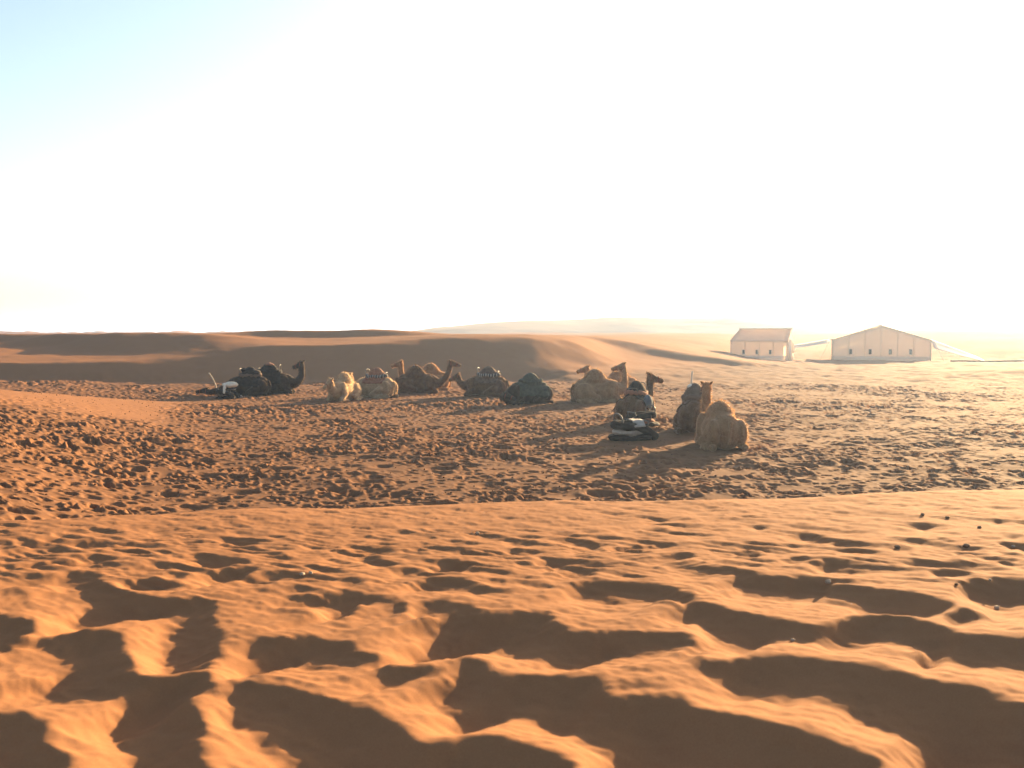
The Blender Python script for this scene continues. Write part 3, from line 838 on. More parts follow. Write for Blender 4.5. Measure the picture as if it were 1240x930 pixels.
VOX = 0.027
class Flesh:
    """signed-distance clay: rounded shapes melt into one another, then one skin is drawn over them"""
    def __init__(self, lo, hi):
        self.lo = np.array(lo, float)
        self.n = np.ceil((np.array(hi) - self.lo) / VOX).astype(int)
        self.d = np.full(self.n, 1.0)
        self.ax = [self.lo[k] + VOX * np.arange(self.n[k]) for k in range(3)]
    def _put(self, lo, hi, fn, k):
        i0 = np.maximum(0, np.floor((np.array(lo) - .09 - self.lo) / VOX).astype(int))
        i1 = np.minimum(self.n, np.ceil((np.array(hi) + .09 - self.lo) / VOX).astype(int))
        if (i1 <= i0).any(): return
        X, Y, Z = np.meshgrid(*[self.ax[q][i0[q]:i1[q]] for q in range(3)], indexing='ij')
        e = fn(X, Y, Z)
        sl = tuple(slice(i0[q], i1[q]) for q in range(3))
        d = self.d[sl]
        h = np.clip(.5 + .5 * (d - e) / k, 0, 1)
        self.d[sl] = d * (1 - h) + e * h - k * h * (1 - h)
    def ellipsoid(self, c, r, rot=None, k=.05):
        c = Vector(c); R = np.array(rot if rot else Matrix.Identity(3)); r = np.array(r)
        m = float(max(r))
        def fn(X, Y, Z):
            P = np.stack([X - c.x, Y - c.y, Z - c.z], -1) @ R
            k0 = np.sqrt((P / r) ** 2 @ np.ones(3)); k1 = np.sqrt((P / r ** 2) ** 2 @ np.ones(3))
            return k0 * (k0 - 1) / np.maximum(k1, 1e-6)
        self._put([c.x - m, c.y - m, c.z - m], [c.x + m, c.y + m, c.z + m], fn, k)
    def cone(self, a, b, ra, rb, k=.04):
        a, b = np.array(a, float), np.array(b, float)
        ab = b - a; L = max(ab @ ab, 1e-9); m = max(ra, rb)
        def fn(X, Y, Z):
            P = np.stack([X, Y, Z], -1) - a
            t = np.clip(P @ ab / L, 0, 1)
            return np.linalg.norm(P - t[..., None] * ab, axis=-1) - (ra + (rb - ra) * t)
        self._put(np.minimum(a, b) - m, np.maximum(a, b) + m, fn, k)
    def chain(self, pts, rad, k=.04):
        for p, q, a, b in zip(pts, pts[1:], rad, rad[1:]): self.cone(p, q, a, b, k)
    def skin(self):
        d = self.d; n = self.n
        occ = d < 0
        c = np.stack([occ[i:n[0] - 1 + i, j:n[1] - 1 + j, k:n[2] - 1 + k] for i in (0, 1) for j in (0, 1) for k in (0, 1)])
        s = c.sum(0); act = (s > 0) & (s < 8)
        idx = np.full(act.shape, -1); idx[act] = np.arange(act.sum())
        I, J, K = np.nonzero(act)
        acc = np.zeros((len(I), 3)); cnt = np.zeros(len(I))
        cor = [(i, j, k) for i in (0, 1) for j in (0, 1) for k in (0, 1)]
        for p in range(8):
            for q in range(p + 1, 8):
                if sum(abs(x - y) for x, y in zip(cor[p], cor[q])) != 1: continue
                A, B = np.array(cor[p]), np.array(cor[q])
                da, db = d[I + A[0], J + A[1], K + A[2]], d[I + B[0], J + B[1], K + B[2]]
                x = (da < 0) != (db < 0)
                t = np.where(x, da / np.where(x, da - db, 1), 0)
                acc += np.where(x[:, None], A + t[:, None] * (B - A), 0); cnt += x
        V = self.lo + VOX * (np.stack([I, J, K], -1) + acc / cnt[:, None])
        faces = []
        for ax in range(3):
            u, v = (ax + 1) % 3, (ax + 2) % 3
            sl = [slice(1, n[q] - 1) for q in range(3)]
            s0, s1 = list(sl), list(sl)
            s0[ax] = slice(0, n[ax] - 1); s1[ax] = slice(1, n[ax])
            a, b = occ[tuple(s0)], occ[tuple(s1)]
            for A, B, flip in ((a, b, False), (b, a, True)):
                G = np.stack(np.nonzero(A & ~B), -1)
                for q in (u, v): G[:, q] += 1
                def at_(du, dv):
                    H = G.copy(); H[:, u] += du; H[:, v] += dv
                    return idx[H[:, 0], H[:, 1], H[:, 2]]
                Q = np.stack([at_(-1, -1), at_(0, -1), at_(0, 0), at_(-1, 0)], -1)
                faces.append(Q[:, ::-1] if flip else Q)
        F = np.concatenate(faces)
        F = F[(F >= 0).all(1)]
        for _ in range(2):                                   # relax the steps of the grid
            S = np.zeros_like(V); C_ = np.zeros(len(V))
            for a_, b_ in ((0, 1), (1, 2), (2, 3), (3, 0)):
                np.add.at(S, F[:, a_], V[F[:, b_]]); np.add.at(S, F[:, b_], V[F[:, a_]])
                np.add.at(C_, F[:, a_], 1); np.add.at(C_, F[:, b_], 1)
            V = V * .5 + .5 * S / C_[:, None]
        return V, F

def camel_body(neck, head_dir, head_tilt=-0.25, hump=1.0, fat=1.0, seed=0):
    """couched dromedary facing +X, one watertight surface; returns mesh and head frame"""
    path = catmull([(.78, 0, .62)] + list(neck), 6)
    P = Vector(neck[-1])
    hx = Vector((math.cos(head_dir), math.sin(head_dir), head_tilt)).normalized()
    hy = Vector((0, 0, 1)).cross(hx).normalized()
    hz_ = hx.cross(hy)
    at = lambda a, b, c: P + hx * a + hy * b + hz_ * c
    R = Matrix((hx, hy, hz_)).transposed()
    ex = [p for p in path] + [at(.6, .1, .2), at(.6, -.1, -.2), at(-.2, .2, .3), at(-.2, -.2, .3)]
    f = Flesh((-1.22, min(-.75, min(p.y for p in ex) - .3), -.08), (max(1.3, max(p.x for p in ex) + .3), max(.75, max(p.y for p in ex) + .3), max(1.55, max(p.z for p in ex) + .2)))
    st = np.array([  # x, half width, bottom, top
        (-1.02, .10, .42, .60), (-.95, .24, .22, .80), (-.80, .36, .06, .97), (-.55, .39, .02, 1.03), (-.25, .42, .01, 1.05), (.1, .42, .01, 1.05),
        (.4, .38, .02, 1.03), (.65, .34, .05, 1.0), (.85, .29, .10, .93), (1.0, .20, .20, .80), (1.06, .08, .38, .62)])
    def torso(X, Y, Z):
        w, b, t = (np.interp(X, st[:, 0], st[:, q]) for q in (1, 2, 3))
        zc, h = (b + t) / 2, (t - b) / 2
        zz = (Z - zc) / h
        w = w * fat * (1 - .2 * np.clip(zz, 0, 1))
        q = (np.sqrt(np.abs(Y / w) ** 2.3 + np.abs(zz) ** 2) - 1) * np.minimum(w, h)
        return np.maximum(q, np.abs(X - .02) - 1.05)
    f._put((-1.1, -.6, 0), (1.12, .6, 1.15), torso, .05)
    for z, rx, ry in ((.98, .52, .36), (1.10, .45, .31), (1.21, .35, .25), (1.29, .24, .17)):
        f.ellipsoid((-.06, 0, .98 + (z - .98) * hump), (rx, ry, .16), None, .07)
    for s in (-1, 1):
        f.ellipsoid((.62, s * .27 * fat, .55), (.28, .17, .40), None, .06)
        f.ellipsoid((-.62, s * .33 * fat, .48), (.42, .19, .38), Matrix.Rotation(0.35, 3, 'Y'), .06)
        f.chain([(.60, s * .36, .42), (.98, s * .33, .13), (.72, s * .36, .09), (.42, s * .35, .07)], [.13, .10, .075, .09], .02)
        f.chain([(-.55, s * .44, .45), (-.10, s * .50, .22), (-.55, s * .50, .13), (-.92, s * .44, .12), (-.62, s * .52, .06), (-.38, s * .54, .06)], [.19, .13, .09, .09, .065, .09], .02)
        f.ellipsoid((.34, s * .35, .055), (.13, .09, .055), None, .02); f.ellipsoid((-.28, s * .54, .055), (.13, .09, .055), None, .02)
    f.chain([(-1.0, 0, .78), (-1.09, .03, .58), (-1.08, .04, .36), (-1.06, .05, .24)], [.06, .035, .03, .045], .02)
    m = len(path)
    f.chain(path, [float(np.interp(i / (m - 1), [0, .2, .45, .75, 1], [.30, .22, .165, .125, .115])) for i in range(m)], .05)
    f.ellipsoid(at(.05, 0, .05), (.17, .115, .135), R)
    f.chain([at(.05, 0, .05), at(.2, 0, .035), at(.33, 0, .015), at(.44, 0, -.01)], [.12, .095, .078, .082], .03)
    f.ellipsoid(at(.44, 0, -.01), (.075, .078, .08), R, .02)
    f.ellipsoid(at(.43, 0, -.075), (.065, .055, .04), R, .015)          # hanging lower lip
    f.ellipsoid(at(.22, 0, -.06), (.2, .06, .05), R, .02)               # jaw
    for s in (-1, 1):
        f.ellipsoid(at(.13, s * .085, .10), (.06, .035, .03), R, .015)  # brow
        f.chain([at(-.05, s * .09, .14), at(-.085, s * .13, .18), at(-.12, s * .17, .22)], [.035, .042, .02], .015)
    f.ellipsoid(at(-.04, 0, .16), (.09, .08, .06), R, .03)              # woolly poll
    V, Fq = f.skin()
    out = bpy.data.meshes.new('body')
    out.vertices.add(len(V)); out.vertices.foreach_set('co', V.astype(np.float32).ravel())
    out.loops.add(Fq.size); out.loops.foreach_set('vertex_index', Fq.astype(np.int32).ravel())
    out.polygons.add(len(Fq)); out.polygons.foreach_set('loop_start', (np.arange(len(Fq)) * 4).astype(np.int32))
    out.polygons.foreach_set('use_smooth', np.ones(len(Fq), bool))
    out.update(calc_edges=True)
    # shaggy coat: clumpy relief, stronger on hump, shoulders and neck
    nrm = [v.normal.copy() for v in out.vertices]
    new = []
    for c, nv_ in zip([v.co.copy() for v in out.vertices], nrm):
        k = 0.35 + 0.65 * min(1, max(0, (c.z - .7) / .4)) * (1 if -.6 < c.x < 1.3 else .3)
        q = mnoise.noise((c.x * 9 + seed, c.y * 9, c.z * 6)) + .6 * mnoise.noise((c.x * 22 + seed, c.y * 22, c.z * 13))
        new += list(c + nv_ * (0.014 * k * q) if c.z > 0.1 else c)
    out.vertices.foreach_set('co', new)
    out.update()
    return out, at, R

def coat_mesh(me_, seed, n=7000):
    """short hair blades rooted in the hide: longer on hump, shoulders, throat and poll"""
    r = np.random.default_rng(int(seed * 10) + 5)
    nv = len(me_.vertices)
    co = np.empty(nv * 3, np.float32); me_.vertices.foreach_get('co', co); co = co.reshape(-1, 3)
    no = np.empty(nv * 3, np.float32); me_.vertices.foreach_get('normal', no); no = no.reshape(-1, 3)
    k = r.choice(nv, n, replace=True)
    p = co[k] + r.normal(0, .012, (n, 3)); q = no[k]
    keep = p[:, 2] > .14
    p, q = p[keep], q[keep]; n = len(p)
    long_ = .35 + .65 * sstep(.85, 1.2, p[:, 2]) * (p[:, 0] < .6) + .5 * ((p[:, 0] > .85) & (q[:, 2] < .1) & (p[:, 0] < 1.6))
    L_ = (.028 + .045 * long_) * r.uniform(.6, 1.3, n)
    g = np.array([-.25, 0, -.75]) + r.normal(0, .22, (n, 3))
    d_ = q * .62 + g * .6; d_ /= np.linalg.norm(d_, axis=1)[:, None]
    s_ = np.cross(d_, q + r.normal(0, .4, (n, 3))); s_ /= np.linalg.norm(s_, axis=1)[:, None] + 1e-6
    w = .0075 * r.uniform(.6, 1.4, n)[:, None]
    root = p - q * .008
    mid = root + (q * .55 + d_ * .45) * (L_ * .55)[:, None]
    tip = mid + d_ * (L_ * .6)[:, None]
    V = np.stack([root - s_ * w, root + s_ * w, mid + s_ * w * .8, mid - s_ * w * .8, tip], 1).reshape(-1, 3)
    b = np.arange(n)[:, None] * 5
    F4 = b + np.array([0, 1, 2, 3]); F3 = b + np.array([3, 2, 4])
    m = bpy.data.meshes.new('coat')
    m.vertices.add(len(V)); m.vertices.foreach_set('co', V.astype(np.float32).ravel())
    m.loops.add(F4.size + F3.size); m.loops.foreach_set('vertex_index', np.concatenate([F4.ravel(), F3.ravel()]).astype(np.int32))
    m.polygons.add(2 * n); m.polygons.foreach_set('loop_start', np.concatenate([np.arange(n) * 4, n * 4 + np.arange(n) * 3]).astype(np.int32))
    m.update(calc_edges=True)
    return m
COATS = {}
def coat_mat(fur):
    if fur not in COATS:
        m = FUR[fur].copy(); m.name = FUR[fur].name + '_hair'
        translucent(m, .4, tuple(min(.8, 1.5 * c) for c in FUR[fur].node_tree.nodes['Color Ramp'].color_ramp.elements[1].color[:3]))
        COATS[fur] = m
    return COATS[fur]

def make_camel(label, x, y, yaw, fur, neck, head_dir, head_tilt=-.25, scale=1.0, hump=1.0, fat=1.0, seed=0, sink=0.04):
    z = float(base_height(np.array([x]), np.array([y]))[0][0]) - sink
    t = thing('camel', label, 'camel', (x, y, z), yaw, 'camels resting on the sand')
    t.scale = (scale,) * 3
    me_, at, R = camel_body(neck, head_dir, head_tilt, hump, fat, seed)
    me_.name = 'body'
    me_.materials.clear(); me_.materials.append(FUR[fur])
    o = bpy.data.objects.new('body', me_); col.objects.link(o); o.parent = t
    cm = coat_mesh(me_, seed); cm.materials.append(coat_mat(fur))
    h = bpy.data.objects.new('coat', cm); col.objects.link(h); h.parent = t; h['kind'] = 'stuff'
    for s in (-1, 1):
        bm = bmesh.new(); ellipsoid(bm, at(.155, s * .088, .065), (.024, .016, .022), R, 10, 8)
        link_mesh('eye', bm, EYE_MAT, t)
    for a, r, nm in ((.30, .10, 'noseband'), (.0, .15, 'collar')):
        bm = bmesh.new()
        pts = [at(a, r * math.cos(q) * (.95 if a else .9), .02 + r * math.sin(q) * (1 if a else 1.05)) for q in np.linspace(0, 2 * math.pi, 16, endpoint=False)]
        tube(bm, pts, .012, 6, closed=True)
        link_mesh(nm, bm, HALTER, t)
    t['_'] = 0; del t['_']
    return t, me_

BLANKETS = {
    'black':  noise_mat('black_wool_blanket', (0.014, 0.010, 0.008), (0.034, 0.024, 0.019), 9, .95, .5, 40, .02, .15),
    'green':  noise_mat('grey_green_blanket', (0.036, 0.038, 0.028), (0.072, 0.072, 0.052), 7, .95, .5, 40, .02, .15),
    'rust':   noise_mat('rust_blanket', (0.20, 0.08, 0.045), (0.30, 0.14, 0.08), 9, .95, .5, 40, .02, .15),
    'blue':   noise_mat('blue_grey_blanket', (0.055, 0.065, 0.08), (0.11, 0.125, 0.14), 8, .95, .5, 40, .02, .15),
    'white':  noise_mat('off_white_cloth', (0.62, 0.52, 0.39), (0.76, 0.66, 0.52), 8, .9, .4, 30, .02, .1),
    'brown':  noise_mat('brown_blanket', (0.09, 0.055, 0.038), (0.15, 0.095, 0.065), 8, .95, .5, 40, .02, .15),
}
def striped(name, ca, cb, scale):
    m, nt, p = new_mat(name)
    tc = nt.nodes.new('ShaderNodeTexCoord'); w = nt.nodes.new('ShaderNodeTexWave'); w.bands_direction = 'X'
    w.inputs['Scale'].default_value = scale; w.inputs['Distortion'].default_value = .8
    nt.links.new(tc.outputs['Object'], w.inputs['Vector'])
    r = nt.nodes.new('ShaderNodeValToRGB'); r.color_ramp.interpolation = 'LINEAR'
    r.color_ramp.elements[0].position = .45; r.color_ramp.elements[1].position = .55
    r.color_ramp.elements[0].color = (*ca, 1); r.color_ramp.elements[1].color = (*cb, 1)
    nt.links.new(w.outputs['Fac'], r.inputs['Fac']); nt.links.new(r.outputs['Color'], p.inputs['Base Color'])
    p.inputs['Roughness'].default_value = .95
    return m
BLANKETS['beige'] = noise_mat('beige_cloth', (0.30, 0.25, 0.20), (0.46, 0.40, 0.33), 8, .9, .4, 30, .02, .1)
BLANKETS['stripe'] = striped('striped_blanket', (0.05, .04, .035), (.26, .21, .17), 2.6)
STEEL = noise_mat('saddle_steel', (0.10, 0.08, 0.065), (0.17, 0.14, 0.11), 20, .5)

def make_saddle(label, camel, body_me, cloth, roll, x0=-.62, x1=.5, drop=1.75, handle=True, extra=None):
    """blanket draped over the camel's own shape, padded roll round the hump, steel grip"""
    t = thing('camel_saddle', label, 'saddle', camel.location, camel.rotation_euler[2], 'saddles on the camels')
    t.scale = camel.scale
    bvh = BVHTree.FromPolygons([v.co.copy() for v in body_me.vertices], [tuple(p.vertices) for p in body_me.polygons])
    nu, nv = 26, 36
    G = []
    for i in range(nu + 1):
        x = x0 + (x1 - x0) * i / nu
        row = []
        for j in range(nv + 1):
            a = -drop + 2 * drop * j / nv
            a *= 1 + .04 * mnoise.noise((x * 4, j * .3, 3.1))
            dv = Vector((0, math.sin(a), math.cos(a)))
            hit = bvh.ray_cast(Vector((x, 0, .62)) + dv * 2.0, -dv, 2.0)
            p = hit[0] if hit[0] else Vector((x, 0, .62)) + dv * .45
            wr = .02 * mnoise.noise((x * 7, p.y * 7, p.z * 7))
            row.append((p, dv, wr))
        G.append(row)
    bm = bmesh.new()
    T = [[bm.verts.new(p + dv * (.045 + wr)) for p, dv, wr in r] for r in G]
    B = [[bm.verts.new(p + dv * (.012 + wr * .5)) for p, dv, wr in r] for r in G]
    for i in range(nu):
        for j in range(nv):
            bm.faces.new((T[i][j], T[i + 1][j], T[i + 1][j + 1], T[i][j + 1])); bm.faces.new((B[i][j], B[i][j + 1], B[i + 1][j + 1], B[i + 1][j]))
    for i in range(nu):
        bm.faces.new((T[i][0], B[i][0], B[i + 1][0], T[i + 1][0])); bm.faces.new((T[i][nv], T[i + 1][nv], B[i + 1][nv], B[i][nv]))
    for j in range(nv):
        bm.faces.new((T[0][j], T[0][j + 1], B[0][j + 1], B[0][j])); bm.faces.new((T[nu][j], B[nu][j], B[nu][j + 1], T[nu][j + 1]))
    link_mesh('blanket', bm, BLANKETS[cloth], t)
    bm = bmesh.new()
    pts = []
    for q in np.linspace(0, 2 * math.pi, 30, endpoint=False):
        x, y = -.06 + .50 * math.cos(q), .30 * math.sin(q)
        pts.append((x, y, 1.10 - .05 * abs(math.sin(q)) + .02 * math.sin(5 * q)))
    tube(bm, pts, [.095 + .02 * math.sin(3 * i) for i in range(30)], 10, closed=True)
    link_mesh('padded_roll', bm, BLANKETS[roll], t)
    if handle:
        bm = bmesh.new()
        tube(bm, catmull([(.42, -.22, 1.05), (.44, -.2, 1.30), (.45, -.1, 1.40), (.45, .1, 1.40), (.44, .2, 1.30), (.42, .22, 1.05)], 5), .016, 8)
        link_mesh('grip', bm, STEEL, t)
        bm = bmesh.new()
        tube(bm, [(-.52, -.22, 1.05), (-.54, -.18, 1.25), (-.54, .18, 1.25), (-.52, .22, 1.05)], .015, 8)
        link_mesh('grip', bm, STEEL, t)
    if extra:
        bm = bmesh.new()
        for c, r in extra[1]: ellipsoid(bm, c, r)
        for v in bm.verts:
            v.co += v.co.normalized() * .03 * mnoise.noise(v.co * 6)
        link_mesh('bundle', bm, BLANKETS[extra[0]], t)
    return t

def at_px(px, py):
    return ground_hit(px, py)
UPN = [(1.10, 0, .52), (1.40, 0, .74), (1.52, 0, 1.12), (1.52, 0, 1.52)]                  # alert neck
def neckpath(reach, top, lean=0.0, yaw=0.0):
    """neck from the chest, swinging sideways by yaw and rising to top"""
    pts = [(1.08, 0.0, .54)]
    for f, h in ((.55, .10), (.95, .45), (1.0, 1.0)):
        r = reach * f + lean * h
        pts.append((1.02 + r * math.cos(yaw), r * math.sin(yaw), .56 + (top - .56) * h))
    return pts
LOW = [(1.15, 0.0, .45), (1.5, 0.05, .30), (1.9, .1, .22), (2.2, .12, .24)]               # neck laid along the sand
R_ = math.radians
CAMELS = {}
def C(key, px, py, yaw, *a, **k):
    x, y = at_px(px, py)
    CAMELS[key] = make_camel(a[0], x, y, R_(yaw), *a[1:], seed=len(CAMELS) * 3.7, **k)

C('a1', 328, 477, 4, 'dark brown camel with raised head beside the white bundle', 'dark', neckpath(.46, 1.38, -.05), R_(150), -.2, scale=1.04)
C('a2', 302, 479, 176, 'dark camel lying with its neck flat along the sand by a leaning stick', 'dark', LOW, R_(10), .02, scale=.94)
C('b', 417, 485, -106, 'pale cream camel facing the dune crest with brightly lit neck', 'pale', neckpath(.38, .95, .0), R_(-25), -.5, scale=.92, hump=.8)
C('c', 455, 481, 158, 'pale sandy camel with rust saddle next to the cream camel', 'pale', neckpath(.36, .98, .02), R_(20), -.35, scale=.95)
C('d', 520, 473, 181, 'ginger camel whose head shows behind the dark long-necked camel', 'ginger', neckpath(.44, 1.38, .0), R_(8), -.15, scale=1.0)
C('e', 505, 476, 3, 'dark brown camel with long neck stretched upward and no saddle', 'brown', neckpath(.42, 1.5, .26), R_(0), -.12, scale=.98)
C('f', 590, 480, 163, 'brown saddled camel with lowered head between the long-necked camel and the grey-green blanket', 'brown', neckpath(.40, .95, .05), R_(10), -.3, scale=.98)
C('g', 641, 489, 206, 'dark camel covered by a grey-green blanket, lying apart with head low', 'dark', [(1.12, .02, .45), (1.34, .14, .40), (1.46, .34, .42), (1.44, .56, .44)], R_(125), -.25, scale=.92, hump=.9)
C('h', 748, 482, 184, 'slim camel looking out from behind the bare sandy camel', 'ginger', neckpath(.42, 1.36, .0), R_(0), -.15, scale=.98)
C('i', 722, 487, 14, 'bare sandy camel turning its head back over its hump', 'tan', neckpath(.34, 1.48, -.16, R_(10)), R_(168), -.12, scale=1.02, hump=1.02)
C('j', 771, 511, 64, 'dark loaded camel with raised head beside the saddle heaps', 'brown', neckpath(.42, 1.50, .02), R_(-55), -.15, scale=.95)
C('k', 841, 522, 80, 'dark brown camel seen from behind with white cloth on its hump', 'brown', neckpath(.40, 1.1, .0), R_(15), -.2, scale=1.0)
C('l', 871, 541, 95, 'large bare tan camel seen from behind with broad rump', 'tan', neckpath(.44, 1.55, .02, R_(-6)), R_(-14), -.12, scale=.95, fat=1.12, hump=.62)

make_saddle('black blanket saddle on the dark camel with raised head', *CAMELS['a1'], 'black', 'black', extra=('rust', [((-.05, 0, 1.40), (.22, .2, .1))]))
make_saddle('black saddle on the dark camel lying with flat neck', *CAMELS['a2'], 'black', 'brown', extra=('black', [((-.4, .05, 1.22), (.22, .3, .12)), ((.2, 0, 1.32), (.2, .22, .12))]))
make_saddle('rust saddle on the pale sandy camel', *CAMELS['c'], 'rust', 'stripe', drop=1.3)
make_saddle('brown saddle with steel grips on the brown camel with lowered head', *CAMELS['f'], 'brown', 'stripe', drop=1.4)
make_saddle('grey-green blanket saddle on the camel lying apart', *CAMELS['g'], 'green', 'green', x0=-.8, x1=.7, drop=1.95, handle=False)
make_saddle('dark loaded saddle on the camel beside the saddle heaps', *CAMELS['j'], 'black', 'rust', extra=('blue', [((-.3, -.50, .75), (.25, .16, .28))]))
make_saddle('brown saddle with white cloth on the dark brown camel seen from behind', *CAMELS['k'], 'brown', 'brown', drop=1.5, handle=False, extra=('white', [((-.02, .03, 1.36), (.24, .2, .13))]))

# ------------------------------------------------------------------ saddles and gear on the sand
def gear_heap(label, px, py, rz, cloth_a, cloth_b, seed, s=1.0, white=False):
    x, y = at_px(px, py)
    z = float(base_height(np.array([x]), np.array([y]))[0][0]) - .03
    t = thing('saddle_heap', label, 'saddle', (x, y, z), R_(rz), 'saddles lying on the sand')
    t.scale = (s,) * 3
    r = random.Random(seed)
    # folded blankets
    for k, (zz, w, l, c) in enumerate(((.10, .36, .60, cloth_b), (.25, .32, .50, cloth_a))):
        bm = bmesh.new()
        ellipsoid(bm, (0, 0, zz), (l, w, .13), Matrix.Rotation(r.uniform(-.3, .3), 3, 'Z'), 28, 16)
        for v in bm.verts: v.co += Vector((0, 0, 1)) * .07 * mnoise.noise(v.co * 4 + Vector((seed, k, 0))) + Vector((v.co.x, v.co.y, 0)) * .25 * mnoise.noise(v.co * 5 + Vector((k, seed, 0)))
        link_mesh('blanket', bm, BLANKETS[c], t)
    bm = bmesh.new()                                               # padded horseshoe roll on top, one end drooping
    tube(bm, catmull([(-.62, -.25, .10), (-.45, -.22, .30), (-.1, -.25, .42), (.3, -.18, .44), (.45, .05, .45), (.25, .25, .42), (-.1, .28, .40), (-.42, .26, .28), (-.66, .25, .10)], 5),
         [.11 + .012 * math.sin(i) for i in range(41)], 12)
    link_mesh('padded_roll', bm, BLANKETS[cloth_b], t)
    bm = bmesh.new()
    tube(bm, catmull([(.30, -.26, .40), (.34, -.22, .66), (.36, 0, .74), (.34, .22, .66), (.30, .26, .40)], 5), .024, 8)
    link_mesh('grip', bm, STEEL, t)
    bm = bmesh.new()
    tube(bm, [(-.40, -.24, .30), (-.46, -.2, .54), (-.46, .2, .54), (-.40, .24, .30)], .022, 8)
    link_mesh('grip', bm, STEEL, t)
    bm = bmesh.new()                                               # hanging strap with ring end
    tube(bm, catmull([(.1, -.36, .42), (-.05, -.46, .25), (-.25, -.50, .08), (-.5, -.52, .05)], 5), .018, 8)
    link_mesh('strap', bm, BLANKETS['brown'], t)
    bm = bmesh.new()
    tube(bm, [(-.62 + .075 * math.cos(q), -.42 + .02 * math.sin(q), .12 + .075 * math.sin(q)) for q in np.linspace(0, 2 * math.pi, 18, endpoint=False)], .03, 8, closed=True)
    link_mesh('ring', bm, BLANKETS['beige'], t)
    if white:
        bm = bmesh.new()                                           # pale cloth thrown over the roll
        G = [[None] * 9 for _ in range(15)]
        for i in range(15):
            for j in range(9):
                a, b = i / 14 * 2 - 1, j / 8 * 2 - 1
                y = -.05 + a * .48; x = -.18 + b * .16 + .08 * a
                zz = .56 - .75 * max(0, abs(y + .02) - .22) ** 1.1 + .03 * mnoise.noise((x * 9, y * 9, seed))
                G[i][j] = Vector((x, y, zz))
        T = [[bm.verts.new(p + Vector((0, 0, .018))) for p in r_] for r_ in G]; B = [[bm.verts.new(p) for p in r_] for r_ in G]
        for i in range(14):
            for j in range(8):
                bm.faces.new((T[i][j], T[i][j + 1], T[i + 1][j + 1], T[i + 1][j])); bm.faces.new((B[i][j], B[i + 1][j], B[i + 1][j + 1], B[i][j + 1]))
        for i in range(14):
            bm.faces.new((T[i][0], T[i + 1][0], B[i + 1][0], B[i][0])); bm.faces.new((T[i][8], B[i][8], B[i + 1][8], T[i + 1][8]))
        for j in range(8):
            bm.faces.new((T[0][j], B[0][j], B[0][j + 1], T[0][j + 1])); bm.faces.new((T[14][j], T[14][j + 1], B[14][j + 1], B[14][j]))
        link_mesh('cloth', bm, BLANKETS['beige'], t)
    return t
gear_heap('unloaded saddle on the sand, with folded blankets and a pale cloth', 762, 533, 200, 'beige', 'black', 3, 1.05, True)
gear_heap('unloaded rusty saddle on the sand close behind the pale-clothed one', 778, 517, 30, 'rust', 'black', 8, .95)
gear_heap('low pile of dark saddle gear on the sand by the leaning stick', 274, 483, 160, 'brown', 'black', 5, .85)

def ground_thing(name, label, cat, px, py, build, mat, group=None, rz=0):
    x, y = at_px(px, py)
    bm = bmesh.new(); build(bm)
    o = link_mesh(name, bm, mat)
    o.location = (x, y, float(base_height(np.array([x]), np.array([y]))[0][0]) - .02); o.rotation_euler[2] = rz
    o['label'] = label; o['category'] = cat
    if group: o['group'] = group
    return o
ground_thing('stick', 'weathered grey stick leaning out of the dark saddle pile', 'stick', 262, 477,
             lambda bm: tube(bm, catmull([(.05, 0, -.2), (0, 0, .3), (-.14, .02, .7), (-.36, .02, 1.05)], 5), [.035] * 8 + [.03] * 8, 8), POLE)
def white_bundle(bm):
    ellipsoid(bm, (0, 0, .66), (.36, .2, .13), None, 26, 14)
    tube(bm, catmull([(-.16, -.10, .68), (-.18, -.2, .60), (-.18, -.25, .45), (-.17, -.27, .28)], 5), [.06 + .015 * math.sin(i) for i in range(16)], 10)
    for v in bm.verts: v.co += Vector((v.co.x, v.co.y, .3)) * .12 * mnoise.noise(v.co * 6)
ground_thing('cloth_bundle', 'bright white cloth bundle on top of the dark saddle pile', 'bundle', 279, 483, white_bundle, BLANKETS['white'])
ground_thing('pole', 'pale upright pole stuck in the sand beyond the white-clothed camel', 'pole', 837, 512,
             lambda bm: tube(bm, catmull([(0, 0, -.3), (.01, 0, .6), (-.01, 0, 1.2), (.02, 0, 1.72)], 5), [.034] * 8 + [.028] * 8, 10), BLANKETS['white'])

# ------------------------------------------------------------------ droppings and pebbles on the foreground dune
DUNG = noise_mat('dry_dropping', (0.10, 0.065, 0.04), (0.22, 0.15, 0.10), 40, .9, .5, 80, .004)
PEB = noise_mat('pale_pebble', (0.30, 0.22, 0.15), (0.46, 0.37, 0.28), 30, .85, .4, 60, .004)
def lump(seed, r, flat=.75):
    bm = bmesh.new()
    ellipsoid(bm, (0, 0, 0), (1, 1, 1), None, 14, 9)
    for v in bm.verts:
        f = 1 + .28 * mnoise.noise(v.co * 1.6 + Vector((seed, 0, 0))) + .10 * mnoise.noise(v.co * 5 + Vector((0, seed, 0)))
        v.co = Vector((v.co.x * f * r * 1.2, v.co.y * f * r * .9, v.co.z * f * r * flat))
    return bm
spots = [(1003, 706, 1, .034), (1207, 738, 1, .034), (1087, 664, 0, .04), (1170, 663, 0, .045), (1199, 703, 1, .02), (1227, 663, 1, .026), (960, 776, 1, .02),
         (366, 697, 1, .034), (376, 695, 1, .026), (578, 647, 1, .034), (1117, 624, 0, .036), (1147, 628, 0, .034), (1186, 640, 0, .036), (1158, 709, 0, .022)]
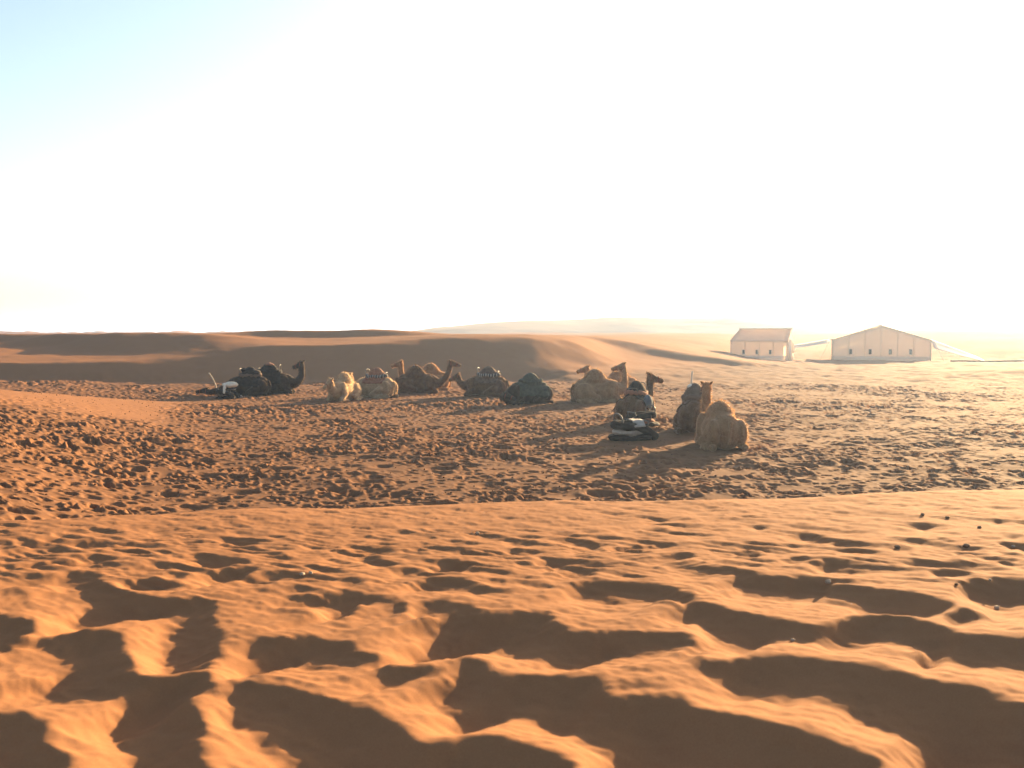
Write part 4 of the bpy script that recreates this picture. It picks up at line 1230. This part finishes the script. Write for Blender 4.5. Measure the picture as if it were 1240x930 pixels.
for k, (px, py, pale, r) in enumerate(spots):
    r *= .52
    x, y = ground_hit(px, py, 2.2)
    bm = lump(k * 2.3, r, .8)
    o = link_mesh('pebble' if pale else 'camel_dropping', bm, PEB if pale else DUNG)
    o.location = (x, y, hgt(x, y) + r * .45); o.rotation_euler[2] = k * 1.1
    o['label'] = 'small pale pebble lying on the rippled foreground sand' if pale else 'small dark dry camel dropping on the rippled foreground sand'
    o['category'] = 'pebble' if pale else 'dropping'
    o['group'] = 'pebbles on the foreground dune' if pale else 'droppings on the foreground dune'

n = 1500
r = np.random.default_rng(77)
yy = 14 + 34 * r.uniform(0, 1, n) ** 0.8
xx = r.uniform(-.5, .22, n) * yy
zz = height(xx, yy)
sz = r.uniform(.010, .024, n)
oc = np.array([(1, 0, 0), (-1, 0, 0), (0, 1, 0), (0, -1, 0), (0, 0, 1), (0, 0, -1)], float)
V = (np.stack([xx, yy, zz + sz * .35], -1)[:, None] + (oc[None] * (1 + r.uniform(-.35, .35, (n, 6, 3)))) * sz[:, None, None]).reshape(-1, 3)
fo = np.array([(0, 2, 4), (2, 1, 4), (1, 3, 4), (3, 0, 4), (2, 0, 5), (1, 2, 5), (3, 1, 5), (0, 3, 5)])
F = (np.arange(n)[:, None, None] * 6 + fo[None]).reshape(-1, 3)
m = bpy.data.meshes.new('dung_litter')
m.from_pydata(V.tolist(), [], F.tolist()); m.materials.append(noise_mat('old_dropping', (0.10, 0.058, 0.035), (0.17, 0.10, 0.06), 3, .95))
o = bpy.data.objects.new('dung_litter', m); col.objects.link(o)
o['kind'] = 'stuff'; o['label'] = 'countless dry dark droppings littering the trampled camel flat'; o['category'] = 'droppings'

# ------------------------------------------------------------------ dusty air
bm = bmesh.new()
box(bm, (-6200, -6200, -14), (6200, 6200, 32))
hz_m = bpy.data.materials.new('dusty_air'); hz_m.use_nodes = True
nt = hz_m.node_tree; nt.nodes.clear()
pv = nt.nodes.new('ShaderNodeVolumePrincipled')
pv.inputs['Color'].default_value = (0.42, 0.62, 1.0, 1)
pv.inputs['Density'].default_value = HAZE_DENSITY
pv.inputs['Anisotropy'].default_value = HAZE_ANISO
on = nt.nodes.new('ShaderNodeOutputMaterial')
nt.links.new(pv.outputs['Volume'], on.inputs['Volume'])
hz_o = link_mesh('haze', bm, hz_m, None, False)
hz_o['kind'] = 'stuff'; hz_o['label'] = 'pale dusty air lit by the low sun over the desert'; hz_o['category'] = 'haze'
